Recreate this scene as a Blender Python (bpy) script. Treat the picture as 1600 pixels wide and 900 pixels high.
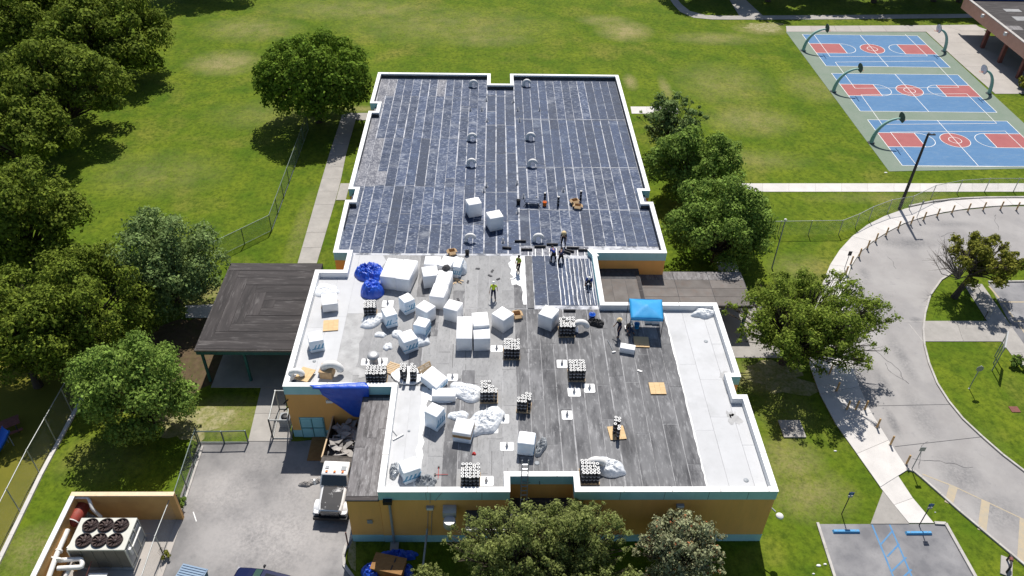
import bpy, bmesh, math, random
import numpy as np
from mathutils import Vector, Matrix, noise

for o in list(bpy.data.objects):
    bpy.data.objects.remove(o)
C = bpy.context.scene.collection
SC = bpy.context.scene
R = math.radians
rnd = random.Random(11)

# ------------------------------------------------------------------ camera
HC = 47.0
PITCH, YAW, ROLL, FPX = 0.68484153, -0.0313177, 0.0246691, 1255.56
_f = Vector((-math.sin(YAW) * math.cos(PITCH), math.cos(YAW) * math.cos(PITCH), -math.sin(PITCH)))
_r = Vector((math.cos(YAW), math.sin(YAW), 0))
_u = _r.cross(_f)
_r2 = _r * math.cos(ROLL) + _u * math.sin(ROLL)
_u2 = -_r * math.sin(ROLL) + _u * math.cos(ROLL)
cd = bpy.data.cameras.new('camera')
cam = bpy.data.objects.new('camera', cd)
C.objects.link(cam)
cam.matrix_world = Matrix(((_r2.x, _u2.x, -_f.x, 0), (_r2.y, _u2.y, -_f.y, 0), (_r2.z, _u2.z, -_f.z, HC), (0, 0, 0, 1)))
cd.sensor_width = 36
cd.lens = FPX / 1600 * 36
cd.clip_end = 6000
cd.clip_start = 0.5
SC.camera = cam

# ------------------------------------------------------------------ light
SUN_EL, SUN_AZ = R(58), R(5)          # azimuth clockwise from +Y
w = bpy.data.worlds.new('World')
SC.world = w
w.use_nodes = True
nt = w.node_tree
bg = nt.nodes['Background']
sky = nt.nodes.new('ShaderNodeTexSky')
sky.sky_type = 'NISHITA'
sky.sun_disc = False
sky.sun_elevation = SUN_EL
sky.sun_rotation = SUN_AZ
nt.links.new(sky.outputs[0], bg.inputs[0])
bg.inputs[1].default_value = 0.08
sl = bpy.data.lights.new('sun', 'SUN')
sl.energy = 5.0
sl.angle = R(0.5)
sl.color = (1, 0.955, 0.89)
sun = bpy.data.objects.new('sun', sl)
C.objects.link(sun)
sd = Vector((math.sin(SUN_AZ) * math.cos(SUN_EL), math.cos(SUN_AZ) * math.cos(SUN_EL), math.sin(SUN_EL)))
sun.rotation_euler = (-sd).to_track_quat('-Z', 'Y').to_euler()
SC.view_settings.view_transform = 'Standard'
SC.view_settings.look = 'None'
SC.view_settings.gamma = 1
SC.view_settings.exposure = 0.22


def P(u, v, z=0.0):
    """world point at height z seen at photograph pixel (u, v)"""
    d = _r2 * ((u - 800) / FPX) - _u2 * ((v - 450) / FPX) + _f
    t = (z - HC) / d.z
    return Vector((d.x * t, d.y * t, z))


# ------------------------------------------------------------------ materials
def mat(name, c1, c2=None, scale=3.0, lo=0.35, hi=0.65, c3=None, scale3=20.0, lo3=0.45, hi3=0.7, amt3=0.6, patches=None, pcol=(.30, .25, .12), c4=None, scale4=0.4, lo4=.45, hi4=.65, rough=0.8, bump=0.0,
        bscale=25.0, stretch=(1, 1, 1), var=0.0, metal=0.0, spec=0.3, island=0.0, transl=0.0, obj=False, sheen=0):
    m = bpy.data.materials.new(name)
    m.use_nodes = True
    n = m.node_tree.nodes
    l = m.node_tree.links
    b = n['Principled BSDF']
    b.inputs['Roughness'].default_value = rough
    b.inputs['Metallic'].default_value = metal
    b.inputs['Specular IOR Level'].default_value = spec
    if obj:
        tc = n.new('ShaderNodeTexCoord')
        src = tc.outputs['Object']
    else:
        g = n.new('ShaderNodeNewGeometry')
        src = g.outputs['Position']
    mp = n.new('ShaderNodeMapping')
    mp.inputs['Scale'].default_value = stretch
    l.new(src, mp.inputs['Vector'])
    oi = n.new('ShaderNodeObjectInfo')

    def nz(s, det=6, ro=.6):
        t = n.new('ShaderNodeTexNoise')
        t.noise_dimensions = '4D'
        t.inputs['Scale'].default_value = s
        t.inputs['Detail'].default_value = det
        t.inputs['Roughness'].default_value = ro
        l.new(mp.outputs[0], t.inputs['Vector'])
        mu = n.new('ShaderNodeMath'); mu.operation = 'MULTIPLY'; mu.inputs[1].default_value = 40
        l.new(oi.outputs['Random'], mu.inputs[0]); l.new(mu.outputs[0], t.inputs['W'])
        return t.outputs['Fac']

    def rng(f, a, c):
        r = n.new('ShaderNodeMapRange')
        r.inputs['From Min'].default_value = a
        r.inputs['From Max'].default_value = c
        l.new(f, r.inputs[0])
        return r.outputs[0]

    def mix(f, a, c, amt=1.0):
        x = n.new('ShaderNodeMix'); x.data_type = 'RGBA'
        if amt != 1.0:
            mm = n.new('ShaderNodeMath'); mm.operation = 'MULTIPLY'; mm.inputs[1].default_value = amt
            l.new(f, mm.inputs[0]); f = mm.outputs[0]
        l.new(f, x.inputs[0])
        for q, s in ((a, 6), (c, 7)):
            if isinstance(q, tuple):
                x.inputs[s].default_value = (*q, 1)
            else:
                l.new(q, x.inputs[s])
        return x.outputs[2]
    col = c1
    if c2:
        col = mix(rng(nz(scale), lo, hi), c1, c2)
    if c4:
        col = mix(rng(nz(scale4, 4), lo4, hi4), col, c4)
    if c3:
        col = mix(rng(nz(scale3, 4, .7), lo3, hi3), col, c3, amt3)
    if patches:
        fac = None
        for (px_, py_, rx_, ry_, k_) in patches:
            s_ = n.new('ShaderNodeVectorMath'); s_.operation = 'SUBTRACT'; s_.inputs[1].default_value = (px_, py_, 0); l.new(src, s_.inputs[0])
            q_ = n.new('ShaderNodeVectorMath'); q_.operation = 'MULTIPLY'; q_.inputs[1].default_value = (1 / rx_, 1 / ry_, 0); l.new(s_.outputs[0], q_.inputs[0])
            e_ = n.new('ShaderNodeVectorMath'); e_.operation = 'LENGTH'; l.new(q_.outputs[0], e_.inputs[0])
            r_ = n.new('ShaderNodeMapRange'); r_.inputs['From Min'].default_value = 1.0; r_.inputs['From Max'].default_value = .25; r_.inputs['To Max'].default_value = k_; l.new(e_.outputs['Value'], r_.inputs[0])
            if fac is None:
                fac = r_.outputs[0]
            else:
                m_ = n.new('ShaderNodeMath'); m_.operation = 'MAXIMUM'; l.new(fac, m_.inputs[0]); l.new(r_.outputs[0], m_.inputs[1]); fac = m_.outputs[0]
        b1, b2 = nz(.55, 6, .7), nz(5, 4, .7)
        a_ = n.new('ShaderNodeMath'); a_.operation = 'ADD'; l.new(b1, a_.inputs[0]); l.new(b2, a_.inputs[1])
        t_ = n.new('ShaderNodeMath'); t_.operation = 'MULTIPLY'; l.new(fac, t_.inputs[0]); l.new(rng(a_.outputs[0], .72, 1.15), t_.inputs[1])
        col = mix(t_.outputs[0], col, pcol)
    if var or island:
        hs = n.new('ShaderNodeHueSaturation')
        v = n.new('ShaderNodeMapRange')
        v.inputs['To Min'].default_value = 1 - (var or island)
        v.inputs['To Max'].default_value = 1 + (var or island)
        if island:
            g2 = n.new('ShaderNodeNewGeometry')
            l.new(g2.outputs['Random Per Island'], v.inputs[0])
        else:
            l.new(oi.outputs['Random'], v.inputs[0])
        l.new(v.outputs[0], hs.inputs['Value'])
        if isinstance(col, tuple):
            hs.inputs['Color'].default_value = (*col, 1)
        else:
            l.new(col, hs.inputs['Color'])
        col = hs.outputs[0]
    if isinstance(col, tuple):
        b.inputs['Base Color'].default_value = (*col, 1)
    else:
        l.new(col, b.inputs['Base Color'])
    if bump:
        bp = n.new('ShaderNodeBump')
        bp.inputs['Strength'].default_value = 0.8
        bp.inputs['Distance'].default_value = bump
        l.new(nz(bscale, 5, .7), bp.inputs['Height'])
        l.new(bp.outputs[0], b.inputs['Normal'])
    if transl:
        t = n.new('ShaderNodeBsdfTranslucent')
        if isinstance(col, tuple):
            t.inputs[0].default_value = (*col, 1)
        else:
            l.new(col, t.inputs[0])
        ms = n.new('ShaderNodeMixShader')
        ms.inputs[0].default_value = transl
        l.new(b.outputs[0], ms.inputs[1]); l.new(t.outputs[0], ms.inputs[2])
        l.new(ms.outputs[0], n['Material Output'].inputs['Surface'])
    return m


M = {}
M['white'] = mat('white paint', (.83, .83, .82), (.76, .76, .75), scale=1.5, c3=(.6, .6, .58), scale3=6, lo3=.58, hi3=.8, amt3=.4, rough=.7)
M['membrane'] = mat('white roof membrane', (.48, .487, .50), (.44, .445, .455), scale=.9, c3=(.27, .27, .27), scale3=5, lo3=.6, hi3=.85, amt3=.6, c4=(.34, .345, .35), scale4=.35, lo4=.55, hi4=.8, rough=.6, var=.03)
M['membrane_grey'] = mat('soiled roof membrane', (.44, .44, .44), (.31, .31, .31), scale=1.3, c3=(.2, .2, .2), scale3=7, lo3=.55, hi3=.8, amt3=.7, rough=.75)
M['coating'] = mat('bright roof coating', (.85, .85, .84), (.78, .78, .77), scale=3, rough=.6, bump=.01, bscale=12)
M['teal'] = mat('teal wall paint', (.38, .64, .67), (.33, .59, .62), scale=1.2, c3=(.20, .40, .43), scale3=2.5, lo3=.55, hi3=.85, amt3=.5, stretch=(1, 1, .3), rough=.75)
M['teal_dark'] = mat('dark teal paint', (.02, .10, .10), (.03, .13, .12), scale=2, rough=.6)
M['ochre'] = mat('ochre wall paint', (.85, .455, .145), (.78, .41, .125), scale=.8, c3=(.62, .35, .13), scale3=2.2, lo3=.52, hi3=.8, amt3=.5, c4=(.66, .36, .12), scale4=.25, lo4=.5, hi4=.75, stretch=(1, 1, .22), rough=.85, bump=.004, bscale=60)
M['tan_cope'] = mat('cream coping', (.74, .58, .40), (.66, .50, .33), scale=2, c3=(.35, .25, .15), scale3=3, lo3=.6, hi3=.8, amt3=.6, rough=.85)
M['door'] = mat('pale teal door', (.32, .62, .65), (.28, .56, .60), scale=2, rough=.7)
M['tan_wall'] = mat('tan wall paint', (.62, .36, .13), (.55, .31, .11), scale=1.2, c3=(.25, .16, .08), scale3=2.5, lo3=.66, hi3=.85, amt3=.6, rough=.85)
M['seam'] = mat('dusty seam', (.36, .37, .40), (.56, .57, .60), scale=1.6, c3=(.07, .08, .10), scale3=1.1, lo3=.5, hi3=.6, amt3=.8, rough=.8)
M['felt_dark'] = mat('dark roofing felt', (.008, .021, .056), (.020, .042, .100), scale=1.0, lo=.35, hi=.7, c3=(.32, .37, .44), scale3=4.5, lo3=.555, hi3=.69, amt3=.6, c4=(.11, .135, .185), scale4=.45, lo4=.56, hi4=.76, stretch=(.9, 2.0, 1), rough=.6, bump=.012, bscale=14, var=.25)
M['felt_mid'] = mat('worn roofing felt', (.016, .031, .070), (.045, .066, .125), scale=.9, lo=.35, hi=.65, c3=(.40, .43, .48), scale3=4.2, lo3=.515, hi3=.68, amt3=.65, c4=(.17, .185, .22), scale4=.45, lo4=.54, hi4=.74, stretch=(.9, 1.9, 1), rough=.7, bump=.012, bscale=14, var=.2)
M['felt_dusty'] = mat('dusty roofing felt', (.075, .082, .11), (.16, .165, .19), scale=.9, lo=.35, hi=.65, c3=(.46, .46, .48), scale3=5, lo3=.46, hi3=.68, amt3=.7, c4=(.27, .265, .27), scale4=.5, lo4=.5, hi4=.75, stretch=(1.4, .8, 1), rough=.8, bump=.012, bscale=14, var=.1)
NP = [(*P(u_, v_, 4.9).xy, x_, y_, k_) for u_, v_, x_, y_, k_ in ((870, 610, .8, 2.2, .9), (980, 700, .5, 3, .8), (900, 690, 1.5, 2, .6), (1050, 690, .7, 3.5, .8), (780, 620, .6, 2.2, .8), (850, 560, 1.0, 2.4, .9), (1010, 560, .4, 2.5, .8), (930, 620, 2.5, 1.6, .5), (700, 720, 1.2, 1.5, .6), (1080, 740, 1.2, 1.6, .8), (820, 660, .6, 2, .7), (960, 580, .5, 3, .7), (1040, 560, 1.5, 2, .5))]
M['felt_grey'] = mat('grey roofing felt', (.125, .125, .13), (.19, .19, .195), scale=.8, lo=.34, hi=.64, c3=(.36, .36, .365), scale3=3.2, lo3=.53, hi3=.70, amt3=.6, c4=(.075, .075, .08), scale4=1.0, lo4=.50, hi4=.70, stretch=(1.7, .5, 1), rough=.85, bump=.008, bscale=10, var=.1, patches=NP, pcol=(.045, .045, .05))
M['felt_pale'] = mat('pale roofing felt', (.255, .255, .257), (.33, .33, .332), scale=.8, c3=(.15, .15, .155), scale3=5, lo3=.5, hi3=.72, amt3=.6, stretch=(1.5, .7, 1), rough=.85, var=.06)
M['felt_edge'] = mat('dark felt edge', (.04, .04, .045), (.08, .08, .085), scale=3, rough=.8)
M['seam_grey'] = mat('pale lap line', (.40, .40, .41), (.27, .27, .275), scale=1.2, c3=(.10, .10, .10), scale3=.9, lo3=.5, hi3=.62, amt3=.7, rough=.85)
M['felt_lap'] = mat('felt lap edge', (.085, .085, .088), (.13, .13, .133), scale=3, rough=.85)
_fb = dict(lo=.4, hi=.65, c3=(.30, .28, .27), scale3=1.6, lo3=.54, hi3=.76, amt3=.4, rough=.85, bump=.01, bscale=9, var=.15)
M['felt_brown'] = mat('brown weathered felt', (.036, .032, .032), (.062, .055, .054), scale=.9, stretch=(.35, 2.6, 1), **_fb)
M['felt_brown_along'] = mat('brown weathered felt lengthwise', (.036, .032, .032), (.062, .055, .054), scale=.9, stretch=(2.6, .35, 1), **_fb)
M['felt_low'] = mat('streaked low roof', (.13, .12, .12), (.22, .21, .21), scale=1.2, c3=(.4, .39, .39), scale3=4, lo3=.52, hi3=.75, amt3=.7, c4=(.07, .065, .065), scale4=1.1, lo4=.5, hi4=.7, stretch=(2.5, .6, 1), rough=.85, bump=.01, bscale=9, var=.15)
M['felt_tan'] = mat('stained concrete roof', (.115, .103, .096), (.165, .15, .14), scale=.8, c3=(.14, .10, .08), scale3=1.2, lo3=.5, hi3=.75, amt3=.6, rough=.85, var=.1)
YP = [(*P(u_, v_).xy, x_, y_, k_) for u_, v_, x_, y_, k_ in ((430, 840, 7, 4, 1.0), (350, 770, 3.5, 3, .9), (470, 770, 3.5, 4, .7), (400, 720, 3, 2, .5))]
M['asphalt_yard'] = mat('yard asphalt', (.15, .147, .148), (.27, .26, .255), scale=.28, lo=.38, hi=.62, c3=(.10, .10, .105), scale3=1.3, lo3=.56, hi3=.8, amt3=.5, c4=(.10, .10, .105), scale4=.2, lo4=.56, hi4=.72, rough=.9, patches=YP, pcol=(.36, .342, .33), bump=.006, bscale=30)
GP = []
for u_, v_, rx_, ry_, k_ in ((975, 48, 5, 5, .9), (945, 32, 5, 3, .6), (1190, 45, 5, 3, .9), (1120, 60, 9, 3, .5), (350, 98, 6, 5, .8), (390, 45, 9, 6, .45), (985, 128, 1.2, 3, .9), (1040, 138, 1.0, 5, .6), (1175, 188, 7, 5, .5),
                              (560, 170, 3, 1.2, .7), (1130, 130, 8, 8, .35), (700, 40, 20, 9, .35), (560, 15, 18, 6, .4), (1270, 135, 5, 6, .4), (320, 465, 3, 3, .8), (1235, 720, 3, 3, .55), (1262, 770, 4, 3, .5), (1225, 640, 3, 3, .3), (345, 650, 4, 2.5, .8),
                              (1500, 700, 4, 3, .35), (1250, 420, 4, 3, .35), (1400, 310, 12, 1.5, .3), (430, 180, 10, 5, .25), (250, 270, 9, 6, .25), (60, 860, 3, 2.5, .6), (160, 720, 4, 3, .25), (1185, 590, 3.5, 2.5, .7), (470, 360, 1.2, 9, .35), (760, 60, 9, 4, .4), (1180, 250, 8, 3, .3)):
    w_ = P(u_, v_)
    GP.append((w_.x, w_.y, rx_, ry_, k_))
M['grass'] = mat('lawn grass', (.075, .130, .008), (.150, .190, .014), scale=.3, lo=.36, hi=.66, c3=(.032, .062, .005), scale3=2.4, lo3=.40, hi3=.66, amt3=.8, c4=(.20, .195, .035), scale4=.11, lo4=.54, hi4=.72, rough=.95, spec=.1, bump=.07, bscale=5, patches=GP)
M['turf'] = mat('olive turf', (.16, .15, .022), (.13, .13, .02), scale=.6, c3=(.10, .10, .015), scale3=14, amt3=.4, rough=.95, spec=.1)
M['soil'] = mat('bare dry soil', (.34, .30, .18), (.20, .20, .06), scale=1.5, c3=(.09, .12, .02), scale3=5, lo3=.45, hi3=.65, amt3=.7, rough=.95, spec=.1)
M['mulch'] = mat('leaf litter', (.08, .055, .035), (.14, .10, .06), scale=4, c3=(.05, .06, .015), scale3=2, amt3=.7, rough=.95, spec=.1)
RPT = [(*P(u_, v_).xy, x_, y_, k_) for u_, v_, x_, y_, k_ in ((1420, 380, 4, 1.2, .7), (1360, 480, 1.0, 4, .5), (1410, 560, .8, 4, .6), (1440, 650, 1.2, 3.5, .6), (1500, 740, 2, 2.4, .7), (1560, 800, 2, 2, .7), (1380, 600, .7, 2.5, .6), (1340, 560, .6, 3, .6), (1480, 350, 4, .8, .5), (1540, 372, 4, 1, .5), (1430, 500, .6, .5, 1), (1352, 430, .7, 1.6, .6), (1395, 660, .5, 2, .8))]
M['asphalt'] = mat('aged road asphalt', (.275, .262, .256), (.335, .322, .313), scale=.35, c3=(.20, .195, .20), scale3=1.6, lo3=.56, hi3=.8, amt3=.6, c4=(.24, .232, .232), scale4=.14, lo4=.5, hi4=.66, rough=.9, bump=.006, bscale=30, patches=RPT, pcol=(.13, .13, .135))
M['asphalt_lot'] = mat('parking asphalt', (.15, .15, .16), (.27, .265, .27), scale=.45, lo=.38, hi=.62, c3=(.10, .10, .105), scale3=1.8, lo3=.55, hi3=.8, amt3=.5, rough=.9, bump=.006, bscale=30)
M['concrete'] = mat('pale concrete', (.58, .555, .53), (.50, .48, .46), scale=.8, c3=(.40, .38, .36), scale3=5, lo3=.55, hi3=.8, amt3=.4, rough=.9, var=.05)
M['concrete_old'] = mat('old concrete', (.36, .34, .315), (.29, .275, .255), scale=.9, c3=(.20, .19, .175), scale3=4, lo3=.55, hi3=.8, amt3=.5, rough=.9, var=.06)
M['concrete_court'] = mat('court apron concrete', (.40, .37, .34), (.34, .315, .29), scale=.4, c3=(.26, .24, .22), scale3=3, lo3=.55, hi3=.8, amt3=.4, rough=.9, var=.05)
M['kerb'] = mat('kerb concrete', (.48, .46, .43), (.36, .34, .32), scale=1.5, c3=(.2, .19, .18), scale3=5, lo3=.55, hi3=.8, amt3=.5, rough=.9)
M['court_green'] = mat('court green paint', (.155, .205, .155), (.185, .225, .18), scale=.5, c3=(.22, .24, .21), scale3=4, amt3=.3, rough=.85)
M['court_blue'] = mat('court blue paint', (.070, .165, .31), (.085, .185, .335), scale=.4, c3=(.15, .235, .34), scale3=2, lo3=.48, hi3=.75, amt3=.6, rough=.85, stretch=(.6, 1.6, 1))
M['court_red'] = mat('court red paint', (.30, .088, .088), (.335, .105, .103), scale=.8, rough=.8)
M['line_white'] = mat('white line paint', (.78, .78, .76), (.66, .66, .64), scale=3, rough=.8)
M['line_yellow'] = mat('faded yellow line', (.42, .345, .235), (.36, .32, .25), scale=3, rough=.85)
M['line_blue'] = mat('blue line paint', (.07, .20, .40), (.12, .24, .38), scale=3, rough=.85)
M['foam'] = mat('white foam', (.86, .86, .86), (.80, .80, .81), scale=2, rough=.75, obj=True)
M['wrap'] = mat('blue wrap with sky shade', (.62, .74, .86), (.74, .80, .86), scale=3, rough=.35, spec=.5, obj=True, bump=.03, bscale=5)  # part of the blue is sky-lit side shade put into the colour
M['print'] = mat('blue print', (.10, .30, .48), (.14, .36, .52), scale=6, rough=.5)
M['print_cyan'] = mat('cyan print', (.12, .52, .72), rough=.5)
M['plastic'] = mat('crumpled white plastic', (.80, .82, .84), (.70, .73, .77), scale=5, rough=.4, spec=.5, transl=.15)
M['tarp_blue'] = mat('royal blue tarp', (.012, .07, .50), (.02, .10, .58), scale=2.5, c3=(.10, .22, .65), scale3=9, lo3=.55, hi3=.8, amt3=.5, rough=.32, spec=.6, bump=.02, bscale=6)
M['tarp_sky'] = mat('sky blue canopy cloth', (.035, .32, .66), (.05, .36, .70), scale=2.5, rough=.55, transl=.15)
M['wood'] = mat('pale wood', (.62, .47, .30), (.52, .38, .23), scale=4, stretch=(4, .6, 1), c3=(.4, .28, .16), scale3=9, amt3=.4, rough=.8)
M['ply'] = mat('plywood', (.62, .45, .25), (.54, .37, .19), scale=2, stretch=(.6, 5, 1), rough=.8)
M['osb'] = mat('weathered plywood', (.30, .16, .06), (.22, .115, .04), scale=3, stretch=(1, 3, 1), c3=(.38, .23, .10), scale3=10, amt3=.5, rough=.85)
M['card'] = mat('cardboard', (.50, .35, .20), (.42, .28, .15), scale=3, rough=.85)
M['roll_side'] = mat('black roofing roll', (.014, .015, .02), (.03, .03, .036), scale=6, rough=.6)
M['roll_end'] = mat('white roll end', (.78, .77, .75), (.55, .55, .54), scale=20, rough=.7)
M['roll_band'] = mat('grey paper band', (.35, .36, .4), rough=.6)
M['black'] = mat('black plastic', (.012, .012, .014), (.02, .02, .023), scale=5, rough=.5)
M['rubber'] = mat('tyre rubber', (.018, .018, .019), rough=.85)
M['steel'] = mat('galvanised steel', (.46, .48, .50), (.36, .38, .40), scale=4, rough=.45, metal=.6)
M['grey_metal'] = mat('grey painted metal', (.30, .32, .34), (.24, .26, .28), scale=3, rough=.5)
M['fence_metal'] = mat('fence steel', (.17, .21, .19), (.11, .14, .13), scale=3, rough=.5, metal=.4)
M['fence_pale'] = mat('pale fence steel', (.42, .43, .42), (.33, .34, .33), scale=3, rough=.5, metal=.4)
M['lead'] = mat('grey duct metal', (.50, .50, .50), (.40, .40, .41), scale=3, rough=.5, metal=.3)
M['duct_white'] = mat('white duct paint', (.78, .77, .75), (.66, .65, .63), scale=3, rough=.6)
M['bollard'] = mat('tan bollard paint', (.55, .36, .17), (.44, .28, .13), scale=6, rough=.75)
M['pole_dark'] = mat('dark wooden pole', (.045, .04, .045), (.07, .06, .06), scale=5, stretch=(2, 2, .3), rough=.85)
M['stop_blue'] = mat('blue wheel stop paint', (.07, .27, .52), (.10, .32, .56), scale=5, rough=.7)
M['sign_blue'] = mat('blue sign', (.015, .05, .20), rough=.5)
M['sign_grey'] = mat('sign back', (.35, .36, .36), rough=.5, metal=.3)
M['red_tank'] = mat('rusty red tank', (.30, .045, .03), (.22, .05, .035), scale=4, c3=(.42, .22, .16), scale3=6, lo3=.55, hi3=.75, amt3=.6, rough=.6)
M['unit'] = mat('cream machine panel', (.56, .56, .50), (.49, .49, .44), scale=1.5, c3=(.36, .34, .28), scale3=5, lo3=.55, hi3=.8, amt3=.4, rough=.6)
M['coil'] = mat('dark coil fins', (.19, .17, .14), (.14, .13, .11), scale=3, stretch=(6, 6, .5), rough=.6)
M['pipe_white'] = mat('white pipe jacket', (.80, .79, .76), (.62, .60, .56), scale=4, c3=(.4, .36, .3), scale3=6, lo3=.6, hi3=.8, amt3=.5, rough=.6)
M['fan'] = mat('brown fan blade', (.035, .022, .02), rough=.5)
M['fan_blade'] = mat('fan blade', (.075, .05, .045), rough=.5)
M['truck_white'] = mat('white truck paint', (.80, .80, .80), (.74, .74, .74), scale=4, rough=.3, spec=.5)
M['truck_hood'] = mat('peeling black hood', (.03, .03, .033), (.025, .025, .028), scale=3, c3=(.62, .62, .62), scale3=1.6, lo3=.56, hi3=.64, amt3=.85, rough=.5)
M['truck_bed'] = mat('rusty dark bed', (.05, .045, .04), (.10, .085, .075), scale=4, rough=.7)
M['glass'] = mat('dark glass', (.01, .013, .018), rough=.06, spec=.8)
M['glass_green'] = mat('green tinted glass', (.05, .10, .085), rough=.08, spec=.8)
M['chrome'] = mat('chrome', (.6, .6, .62), rough=.2, metal=.9)
M['navy_paint'] = mat('navy car paint', (.004, .008, .045), (.005, .009, .052), scale=1, rough=.2, spec=.6)
M['bin_blue'] = mat('blue grey lid', (.22, .30, .40), (.18, .26, .36), scale=4, rough=.5)
M['bin_teal'] = mat('teal bin side', (.03, .13, .20), (.025, .11, .17), scale=3, rough=.6)
M['debris'] = mat('torn felt slab', (.30, .28, .265), (.40, .38, .36), scale=3, c3=(.15, .14, .13), scale3=6, amt3=.5, rough=.9, var=.25)
M['red'] = mat('red paint', (.45, .04, .035), rough=.5)
M['red_brown'] = mat('red brown table', (.20, .075, .06), (.15, .06, .05), scale=5, rough=.8)
M['blue_bright'] = mat('bright blue plastic', (.02, .12, .55), rough=.4)
M['orange'] = mat('orange plastic', (.70, .17, .02), rough=.5)
M['brick_pink'] = mat('salmon brick wall', (.62, .34, .25), (.54, .29, .21), scale=1.5, c3=(.66, .40, .31), scale3=18, amt3=.5, rough=.9)
M['skin'] = mat('skin', (.33, .18, .115), rough=.6)
M['hair'] = mat('dark hair', (.02, .015, .012), rough=.7)
M['bark'] = mat('bark', (.085, .065, .05), (.05, .04, .032), scale=5, stretch=(2, 2, .5), rough=.95, bump=.03, bscale=8)
M['bark_pale'] = mat('pale bark', (.22, .19, .17), (.15, .13, .115), scale=5, rough=.95)


def leafmat(name, a, b, c=None, island=.42, transl=.28):
    m = mat(name, a, b, scale=1.1, lo=.38, hi=.62, c3=c, scale3=5, lo3=.5, hi3=.75, amt3=.6, rough=.8, spec=.08, island=island, transl=transl)
    return m


M['leaf_olive'] = leafmat('olive leaves', (0.096, 0.142, 0.019), (0.162, 0.216, 0.026), (0.396, 0.432, 0.060))
M['leaf_deep'] = leafmat('deep green leaves', (0.096, 0.174, 0.019), (0.162, 0.252, 0.026), (0.324, 0.396, 0.054))
M['leaf_blue'] = leafmat('grey green leaves', (0.136, 0.208, 0.064), (0.208, 0.287, 0.096), (0.367, 0.431, 0.192))
M['leaf_fresh'] = leafmat('fresh green leaves', (0.138, 0.228, 0.042), (0.216, 0.318, 0.060), (0.384, 0.468, 0.120))
M['leaf_light'] = leafmat('light green leaves', (0.204, 0.246, 0.072), (0.300, 0.342, 0.108), (0.504, 0.516, 0.240), transl=.5)
M['leaf_spray'] = leafmat('yellow green leaves', (0.150, 0.222, 0.031), (0.240, 0.312, 0.048), (0.432, 0.456, 0.108), transl=.42)
M['leaf_grey'] = leafmat('silvery leaves', (0.228, 0.252, 0.132), (0.324, 0.336, 0.192), (0.504, 0.492, 0.336), island=.6)
M['leaf_red'] = leafmat('reddish bracts', (.42, .13, .06), (.36, .17, .08))
M['leaf_gold'] = leafmat('golden leaves', (.15, .165, .025), (.22, .225, .035), (.34, .31, .07))


def clothm(name, c):
    return mat(name, c, tuple(x * .75 for x in c), scale=9, rough=.9, spec=.15)


def mesh_mat(name, density, col, spacing=.35):
    """chain link: a thin sheet, mostly open"""
    m = bpy.data.materials.new(name)
    m.use_nodes = True
    n = m.node_tree.nodes
    l = m.node_tree.links
    b = n['Principled BSDF']
    b.inputs['Base Color'].default_value = (*col, 1)
    b.inputs['Roughness'].default_value = .5
    g = n.new('ShaderNodeNewGeometry')
    t = n.new('ShaderNodeTexNoise'); t.inputs['Scale'].default_value = 9; t.inputs['Detail'].default_value = 3
    l.new(g.outputs['Position'], t.inputs['Vector'])
    r = n.new('ShaderNodeMapRange')
    r.inputs['From Min'].default_value = .3; r.inputs['From Max'].default_value = .7
    r.inputs['To Min'].default_value = density * .6; r.inputs['To Max'].default_value = density * 1.4
    l.new(t.outputs['Fac'], r.inputs[0])
    tr = n.new('ShaderNodeBsdfTransparent')
    ms = n.new('ShaderNodeMixShader')
    l.new(r.outputs[0], ms.inputs[0]); l.new(tr.outputs[0], ms.inputs[1]); l.new(b.outputs[0], ms.inputs[2])
    l.new(ms.outputs[0], n['Material Output'].inputs['Surface'])
    return m


M['link_green'] = mesh_mat('green chain link', .34, (.22, .30, .24))
M['link_pale'] = mesh_mat('pale chain link', .16, (.36, .37, .35))
M['link_dark'] = mesh_mat('dark windscreen mesh', .33, (.08, .11, .11))


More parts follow.
